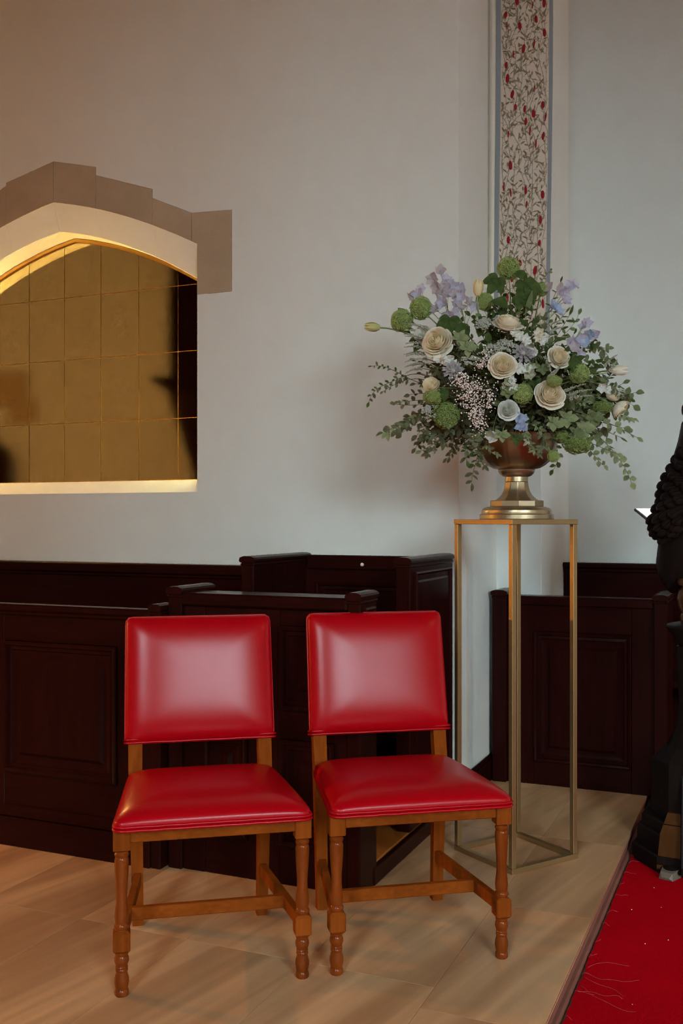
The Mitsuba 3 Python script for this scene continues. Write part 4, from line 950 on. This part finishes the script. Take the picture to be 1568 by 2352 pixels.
cluster('stock_flower', 'white ruffled stock under the large garden rose', 'flower', [(-.300, -.20, .246), (-.282, -.21, .238), (-.266, -.22, .236), (-.255, -.22, .222)], 'stock', [W, 'petal_white'], .020, (-.24, -.18, .20))
cluster('stock_flower', 'pale variegated flowers right of the middle rose', 'flower', [(-.014, -.275, .196), (.000, -.27, .205), (-.040, -.275, .198), (-.006, -.272, .180), (.010, -.265, .252)], 'stock', [W, 'leaf_pale'], .020, (-.01, -.23, .16))
cluster('stock_flower', 'pale ruffled flowers under the middle rose', 'flower', [(-.068, -.285, .156), (-.088, -.285, .142), (-.060, -.285, .136), (-.078, -.288, .150)], 'stock', [W, 'leaf_pale'], .019, (-.07, -.24, .12))
cluster('stock_flower', 'pale lily-like flower on the left of the bowl rim', 'flower', [(-.130, -.22, -.018), (-.118, -.225, -.026)], 'flat', ['leaf_pale', 'petal_white'], .024, (-.11, -.19, .02))
def scabious(pos, R, label, m='petal_grey'):
    t = thing('scabious', label, 'flower'); P = FP(*pos); M = frame(P, FD(0, -1, .35), UP)
    for i, (n, k, cup) in enumerate(((9, 1.0, .15), (8, .74, .35), (7, .45, .6))):
        for q in range(n):
            mm = petal(.06 * R, k * R, 0, cup * R * .8, q * 2 * math.pi / n + i * .3, 2.2 / n, .01 * R, .05 * R, 5, 5, .10); part(t, 'petal', mm, m, True, M=M)
    part(t, 'eye', trimesh.creation.icosphere(1, R * .22), 'spike_grey', True, M=M); stem_to(P, t)
scabious((-.025, -.268, .250), .036, 'dusty grey mauve scabious above the middle rose, at its right')
scabious((-.253, -.232, .197), .036, 'dusty grey mauve scabious above the pink filler blossom')
# lace-like heads
def lace(pos, R, label, flat_=.5):
    t = thing('lace_flower', label, 'flower'); P = FP(*pos); M = frame(P, FD(0, -.8, .6), UP); out, st = [], []
    r = random.Random(int(R * 9e4) + len(label))
    for i in range(34):
        a, q = r.random() * 6.28, math.sqrt(r.random()) * R; c = np.array([q * math.cos(a), q * math.sin(a), R * flat_ * (1 - (q / R) ** 2)])
        st.append(tube([(0, 0, -R * .8), c], .0006, 3))
        for k in range(9):
            b = trimesh.creation.icosphere(0, .0018 + .0012 * r.random()); b.apply_translation(c + np.array([r.gauss(0, .004), r.gauss(0, .004), r.gauss(0, .002)])); out.append(b)
    part(t, 'blossoms', cat(out), 'spike_grey', M=M, kind='stuff'); part(t, 'umbel_stalks', cat(st), 'stem_green', M=M, kind='stuff'); stem_to(P - M[:3, 2] * R * .8, t)
lace((-.321, -.195, .059), .036, 'grey green lace flower head at the lower left, under the green balls')
lace((-.118, -.245, .258), .032, 'grey green lace flower arching above the middle rose')
lace((-.080, -.25, .276), .028, 'lace flower between the middle rose and the scabious')
lace((-.152, -.215, .356), .030, 'speckled lace flower head left of the top rose')
# flower spikes
def spike(pos, d, L, R, label, group, m='spike_grey'):
    t = thing('flower_spike', label, 'flower spike', group); P = FP(*pos); d = np.asarray(d) / np.linalg.norm(d); out = []
    c = tube(spline([P, P + d * L * .5 + UP * .005, P + d * L], 10), np.linspace(R * .6, R * .15, 10), 6); r = random.Random(int(abs(pos[0]) * 1e4))
    for i in range(70):
        f = r.random(); a = r.random() * 6.28; u = np.cross(d, UP + .1 * RIGHT); u /= np.linalg.norm(u); v = np.cross(d, u)
        b = trimesh.creation.icosphere(0, R * .48 * (1.1 - .6 * f)); b.apply_translation(P + d * L * f + UP * .005 * math.sin(f * 3) + (u * math.cos(a) + v * math.sin(a)) * R * (1 - .75 * f)); out.append(b)
    part(t, 'blossoms', cat(out), m, kind='stuff'); part(t, 'core', c, 'leaf_grey', True); stem_to(P, t, .0014)
gL, gR, gM = 'grey flower spikes fanning out at the left', 'grey white flower spikes at the right', 'grey flower spikes near the middle'
for k in range(11):
    spike((-.345 + .006 * (k % 3), -.10 - .02 * (k % 4), .225 + .013 * k), FD(-1, -.2 * (k % 3), -.05 + .05 * (k - 5) + .04 * (k % 2)), .062 + .012 * (k % 3), .0056, ('lowest' if k == 0 else 'topmost' if k == 10 else ('second', 'third', 'fourth', 'fifth', 'sixth', 'seventh', 'eighth', 'ninth', 'tenth')[k - 1] + ' from the bottom') + ' thin grey spike in the fan at the left', gL)
for p, d, L in (((.10, -.27, .117), FD(1, -.2, .35), .085), ((.115, -.265, .108), FD(1, -.2, .22), .09), ((.13, -.255, .100), FD(1, -.1, .10), .08), ((.275, -.15, .222), FD(.8, -.1, .75), .06), ((.296, -.14, .205), FD(.55, -.1, .9), .05), ((.062, -.20, .345), FD(.9, -.1, .42), .065), ((.075, -.20, .330), FD(.7, -.1, .25), .05), ((.050, -.262, .240), FD(.25, -.3, -1), .075), ((.075, -.262, .180), FD(.8, -.3, .75), .06), ((.060, -.265, .168), FD(.7, -.3, .6), .05)):
    rel, an = near(p[0] + d[0] * L, p[2] + d[2] * L); spike(p, d, L, .0052, f'grey white flower spike {rel} the {an}, ' + ('rising' if d[2] > .5 else 'hanging' if d[2] < -.5 else 'reaching sideways'), gR)
for p, d, L in (((-.225, -.235, .235), FD(.9, -.3, -.15), .06), ((-.200, -.24, .240), FD(.9, -.3, -.35), .055), ((-.215, -.235, .222), FD(1, -.3, -.30), .06)):
    spike(p, d, L, .006, 'woolly grey flower spike between the scabious and the middle rose', gM)
# pink filler blossom: sprays of tiny flowers
def filler(pos, path_to, label, n, sx, sz):
    t = thing('filler_blossom', label, 'flower', 'pink filler blossom hanging left of the middle'); r = random.Random(len(COUNT) * 7 + n); out, st = [], []
    P = FP(*pos); R0 = FP(*path_to)
    for i in range(n):
        q = P + RIGHT * r.gauss(0, sx) + BACK * r.gauss(0, .012) + UP * r.gauss(0, sz)
        if i % 3 == 0: st.append(tube(spline([R0, (R0 + q) / 2 + UP * .01, q], 5), .00045, 3))
        b = trimesh.creation.icosphere(0, r.uniform(.0018, .0034)); b.apply_translation(q); out.append(b)
    part(t, 'blossoms', cat(out), 'blossom_pink', kind='stuff'); part(t, 'twigs', cat(st), 'stem_brown', kind='stuff'); stem_to(R0, t, .0016, m='stem_brown')
for p, n, sx, sz in (((-.228, -.255, .160), 110, .018, .014), ((-.198, -.262, .140), 110, .022, .016), ((-.205, -.262, .105), 120, .022, .020), ((-.190, -.266, .072), 110, .018, .020), ((-.178, -.265, .040), 90, .016, .018), ((-.168, -.262, .008), 60, .014, .016), ((-.140, -.270, .092), 60, .016, .016), ((-.150, -.262, .230), 40, .014, .016), ((-.160, -.262, .215), 40, .018, .012), ((-.150, -.272, .130), 50, .02, .014)):
    filler(p, (p[0] * .9 + .02, -.20, max(.06, p[2])), '%s spray of tiny pinkish blossoms %s the %s%s' % ('sparse' if n < 60 else 'thick' if n > 115 else 'loose' if sx > .018 else 'narrow', *near(p[0], p[2]), '' if p[2] < .2 else ', topmost ones'), n, sx, sz)
# single big leaves
def bigleaf(pos, d, L, kind, m, label, group):
    t = thing('large_leaf', label, 'leaf', group); P = FP(*pos); place_leaf(t, kind, m, P, d, -BACK + .35 * UP + rv(.25), L, 'blade'); stem_to(P, t, .0013)
for i, (p, d, L, kind, m) in enumerate([((-.085, -.12, .535), FD(-.5, -.2, -.8), .070, 'lobed', 'leaf_dark'), ((.005, -.15, .515), FD(.35, -.3, -.9), .085, 'lobed', 'leaf_dark'), ((-.022, -.17, .46), FD(.6, -.3, -.6), .07, 'lobed', 'leaf_dark'), ((-.012, -.06, .57), FD(.7, -.2, -.45), .05, 'broad', 'leaf_dark'),
        ((-.254, -.15, .39), FD(-.2, -.3, -1), .075, 'lobed', 'leaf_dark'), ((-.225, -.16, .37), FD(.4, -.3, -.9), .07, 'broad', 'leaf_dark'), ((-.345, -.12, .33), FD(-.5, -.3, -.8), .06, 'lobed', 'leaf_dark'), ((.135, -.245, .235), FD(.3, -.4, -.8), .055, 'lobed', 'leaf_dark'), ((-.285, -.22, .14), FD(.15, -.3, -1), .045, 'broad', 'leaf_dark'),
        ((-.275, -.215, .05), FD(.2, -.4, -1), .05, 'lobed', 'leaf_mid'), ((-.150, -.18, .39), FD(-.1, -.3, -1), .07, 'broad', 'leaf_dark'), ((-.06, -.17, .43), FD(-.7, -.3, .2), .06, 'broad', 'leaf_dark'), ((.09, -.20, .30), FD(.8, -.3, .3), .05, 'lance', 'leaf_dark'), ((.10, -.20, .29), FD(.3, -.3, -.9), .05, 'lance', 'leaf_dark'), ((.0, -.18, .40), FD(.3, -.2, .9), .08, 'lance', 'leaf_mid')]):
    rel, an = near(p[0] + d[0] * L / 2, p[2] + d[2] * L / 2)
    bigleaf(p, d, L, kind, m, f'large {MW[m]} {kind} leaf {rel} the {an}' + ('' if i < 11 else ', pointing ' + ('right' if d[0] > .3 else 'left' if d[0] < -.3 else 'down' if d[2] < 0 else 'up')), f'large leaves near the {an}')
# pittosporum-like rosettes
def rosette(pos, L, m, label, n=7):
    t = thing('leaf_rosette', label, 'leaf sprig'); P = FP(*pos)
    for k in range(n):
        a = k * 2.4; d = FD(math.cos(a), -.35 - .5 * (k > 4), math.sin(a)); place_leaf(t, 'oval' if k % 2 else 'round', m, P + rv(.004), d, -BACK + .2 * UP + rv(.2), L * (1 - .05 * k))
    stem_to(P, t, .0016)
for p, L, m, lb in (((-.228, -.225, .308), .036, 'leaf_grey', 'glossy pale green leaf rosette right of the garden rose, upper one'), ((-.206, -.238, .272), .034, 'leaf_grey', 'glossy pale green leaf rosette right of the garden rose, lower one'), ((.080, -.25, .018), .034, 'leaf_grey', 'fresh green leaf rosette over the bowl at the right'), ((.126, -.24, .036), .036, 'leaf_grey', 'fresh green leaf rosette right of the lower rose'), ((.192, -.21, .005), .040, 'leaf_grey', 'broad green leaf rosette above the hanging snowball'), ((.161, -.215, -.014), .034, 'leaf_mid', 'green leaf rosette beside the hanging snowball'),
        ((-.084, -.28, .120), .030, 'leaf_mid', 'small green leaf rosette under the middle rose'), ((-.050, -.28, .128), .030, 'leaf_lime', 'light green leaf rosette left of the middle snowball'), ((.226, -.20, .043), .038, 'leaf_mid', 'green leaf rosette at the right side, above the trailing branch'), ((-.094, -.25, -.022), .030, 'leaf_grey', 'green leaf rosette on the bowl rim, middle'), ((-.182, -.23, -.030), .032, 'leaf_olive', 'olive leaf rosette at the left of the bowl rim'), ((.040, -.255, .20), .030, 'leaf_mid', 'green leaf rosette behind the half hidden rose'), ((-.045, -.245, -.030), .028, 'leaf_dark', 'dark leaf rosette hanging on the front of the bowl')):
    rosette(p, L, m, lb)
# trailing branches with a path of their own
OL, GY, MD, DKL, SH, LI = 'leaf_olive', 'leaf_grey', 'leaf_mid', 'leaf_dark', 'leaf_dull', 'leaf_lime'
def trail(path, label, kind, mats, L, n, **k):
    return sprig('trailing_branch', [FP(*p) for p in path], label, 'branch', None, kind, mats, L, n, **k)
trail([(-.30, -.10, .17), (-.395, -.06, .206), (-.448, -.05, .186), (-.500, -.05, .160), (-.530, -.05, .113)], 'small-leaved branch reaching farthest left, drooping at its tip', 'oval', [OL, SH, DKL], .026, 17, start=.4, spread=1.0)
trail([(-.30, -.10, .17), (-.395, -.05, .200), (-.441, -.05, .224), (-.479, -.05, .239), (-.519, -.05, .240)], 'thin small-leaved twig just above the left drooping branch', 'oval', [OL, SH, DKL], .019, 13, start=.45, spread=1.0)
trail([(-.30, -.11, .16), (-.40, -.07, .188), (-.445, -.07, .170), (-.480, -.06, .150)], 'short leafy twig under the left drooping branch', 'oval', [SH, OL], .020, 9, start=.5)
trail([(-.26, -.12, .10), (-.348, -.08, .065), (-.402, -.07, .036), (-.441, -.06, .012), (-.478, -.05, .004)], 'variegated leafy branch at the lower left', 'wavy', [OL, GY, OL], .038, 14, start=.35, pairs=True)
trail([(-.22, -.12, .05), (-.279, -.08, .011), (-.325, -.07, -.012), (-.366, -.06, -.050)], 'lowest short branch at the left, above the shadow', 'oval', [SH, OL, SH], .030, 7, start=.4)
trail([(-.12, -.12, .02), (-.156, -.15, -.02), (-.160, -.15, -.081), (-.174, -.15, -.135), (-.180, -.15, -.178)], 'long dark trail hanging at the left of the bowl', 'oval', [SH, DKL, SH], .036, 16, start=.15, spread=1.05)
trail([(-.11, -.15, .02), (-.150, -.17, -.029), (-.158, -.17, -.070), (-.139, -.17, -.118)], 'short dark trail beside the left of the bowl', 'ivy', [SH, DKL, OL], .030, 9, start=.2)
trail([(-.13, -.14, .02), (-.185, -.14, -.02), (-.20, -.14, -.06), (-.196, -.14, -.10)], 'dull brown trail left of the bowl, nearest the wall', 'oval', [SH, SH, DKL], .032, 10, start=.2)
trail([(.17, -.12, .04), (.275, -.08, -.012), (.321, -.06, -.051), (.360, -.05, -.097), (.397, -.05, -.172)], 'round-leaved branch hanging farthest right', 'round', [GY, GY, MD], .034, 17, start=.3, spread=1.0)
trail([(.16, -.13, .02), (.236, -.08, -.048), (.267, -.06, -.081), (.300, -.05, -.112)], 'round-leaved branch beneath the hanging snowball', 'round', [GY, GY], .029, 11, start=.35, spread=1.0)
trail([(.08, -.13, .02), (.103, -.175, -.044), (.108, -.185, -.089), (.094, -.18, -.132)], 'little trail with toothed leaves at the right of the bowl', 'wavy', [DKL, OL], .030, 6, start=.5)
trail([(-.01, -.15, .03), (-.005, -.20, -.010), (.016, -.185, -.052), (.043, -.185, -.081)], 'ivy trail over the front of the bowl', 'ivy', [OL, GY, 'leaf_pale'], .026, 10, start=.2)
trail([(.03, -.14, .03), (.050, -.20, -.010), (.062, -.19, -.050), (.030, -.185, -.068)], 'second ivy trail over the front of the bowl', 'ivy', [OL, MD, GY], .030, 9, start=.2)
trail([(-.08, -.15, .02), (-.130, -.185, -.025), (-.128, -.18, -.062), (-.100, -.175, -.080)], 'grey ivy trail over the left of the bowl', 'ivy', [OL, GY, OL], .028, 9, start=.2)
trail([(.08, -.20, .27), (.152, -.17, .365 - .07), (.240, -.13, .300), (.300, -.10, .270), (.310, -.10, .235)], 'twig with curling leaves at the right under the lilac blue delphinium', 'wavy', [OL, MD], .040, 9, start=.4)
trail([(.16, -.18, .10), (.229, -.14, .105), (.321, -.10, .130), (.385, -.08, .118)], 'thin leafy twig under the white bells', 'oval', [OL, MD, DKL], .026, 10, start=.4)
trail([(.10, -.17, .10), (.20, -.14, .16), (.27, -.12, .185), (.315, -.10, .20)], 'leafy twig leading to the right-hand tulip', 'lance', [DKL, MD], .040, 11, start=.35)
trail([(-.02, -.12, .35), (.02, -.12, .45), (.07, -.11, .53), (.10, -.10, .565)], 'wiry twig with buds rising to the top right', 'oval', [OL, MD], .018, 10, start=.5)
# leafy filler, region by region
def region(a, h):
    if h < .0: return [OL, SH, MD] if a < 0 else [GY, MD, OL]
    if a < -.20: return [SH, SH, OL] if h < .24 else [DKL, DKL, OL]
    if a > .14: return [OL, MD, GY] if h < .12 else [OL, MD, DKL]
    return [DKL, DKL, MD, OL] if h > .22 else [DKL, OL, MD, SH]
seen = {}
cnt = 0
for i in range(205):
    th_ = fr_.uniform(0, 2 * math.pi); q = math.sqrt(fr_.random()); ca, sa = math.cos(th_) * q, math.sin(th_) * q
    a = ca * (.33 if ca > 0 else .31); h = .145 + sa * (.30 if sa > 0 else .175)
    if h > .34 and abs(a) > .26 - (h - .34) * .6: continue
    if h < .0 and -.10 < a < .07: h += .05
    off = -.235 * math.sqrt(max(0, 1 - q * q)) * fr_.uniform(.75, 1.0) - .01
    if i % 5 == 4: off = abs(off) * .7
    tip = FP(a, off, h); b = HEART + (tip - HEART) * .35; bend = UP * fr_.uniform(-.01, .03) + rv(.02)
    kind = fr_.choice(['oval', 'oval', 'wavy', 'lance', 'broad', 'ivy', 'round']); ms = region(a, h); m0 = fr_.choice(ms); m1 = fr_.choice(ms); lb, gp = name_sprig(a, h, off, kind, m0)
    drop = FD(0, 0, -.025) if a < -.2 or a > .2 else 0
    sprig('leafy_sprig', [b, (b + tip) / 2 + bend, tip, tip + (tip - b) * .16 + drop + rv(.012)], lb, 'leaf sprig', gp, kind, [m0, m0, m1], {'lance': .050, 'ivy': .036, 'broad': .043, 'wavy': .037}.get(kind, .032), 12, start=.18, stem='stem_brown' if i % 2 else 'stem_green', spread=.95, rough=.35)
    cnt += 1

# more leaf at the sides, where the bouquet is densest
for n, a0, a1, h0, h1, o0, o1, kinds, L in ((34, -.40, -.20, -.03, .27, -.14, .02, ['oval', 'round', 'wavy'], .030), (14, -.33, -.17, -.06, .03, -.16, -.03, ['oval', 'wavy', 'ivy'], .030), (26, .14, .36, -.06, .20, -.16, .02, ['oval', 'wavy', 'round', 'lance'], .033),
        (12, -.10, .14, .36, .50, -.14, .04, ['lance', 'oval'], .036), (8, -.36, -.20, .27, .42, -.08, .04, ['lance', 'broad'], .044)):
    for i in range(n):
        a, h, off = fr_.uniform(a0, a1), fr_.uniform(h0, h1), fr_.uniform(o0, o1)
        if a < -.2 and h < .27 and (a + .2) ** 2 / .045 + (h - .13) ** 2 / .03 > 1.0: a = max(a, -.30)
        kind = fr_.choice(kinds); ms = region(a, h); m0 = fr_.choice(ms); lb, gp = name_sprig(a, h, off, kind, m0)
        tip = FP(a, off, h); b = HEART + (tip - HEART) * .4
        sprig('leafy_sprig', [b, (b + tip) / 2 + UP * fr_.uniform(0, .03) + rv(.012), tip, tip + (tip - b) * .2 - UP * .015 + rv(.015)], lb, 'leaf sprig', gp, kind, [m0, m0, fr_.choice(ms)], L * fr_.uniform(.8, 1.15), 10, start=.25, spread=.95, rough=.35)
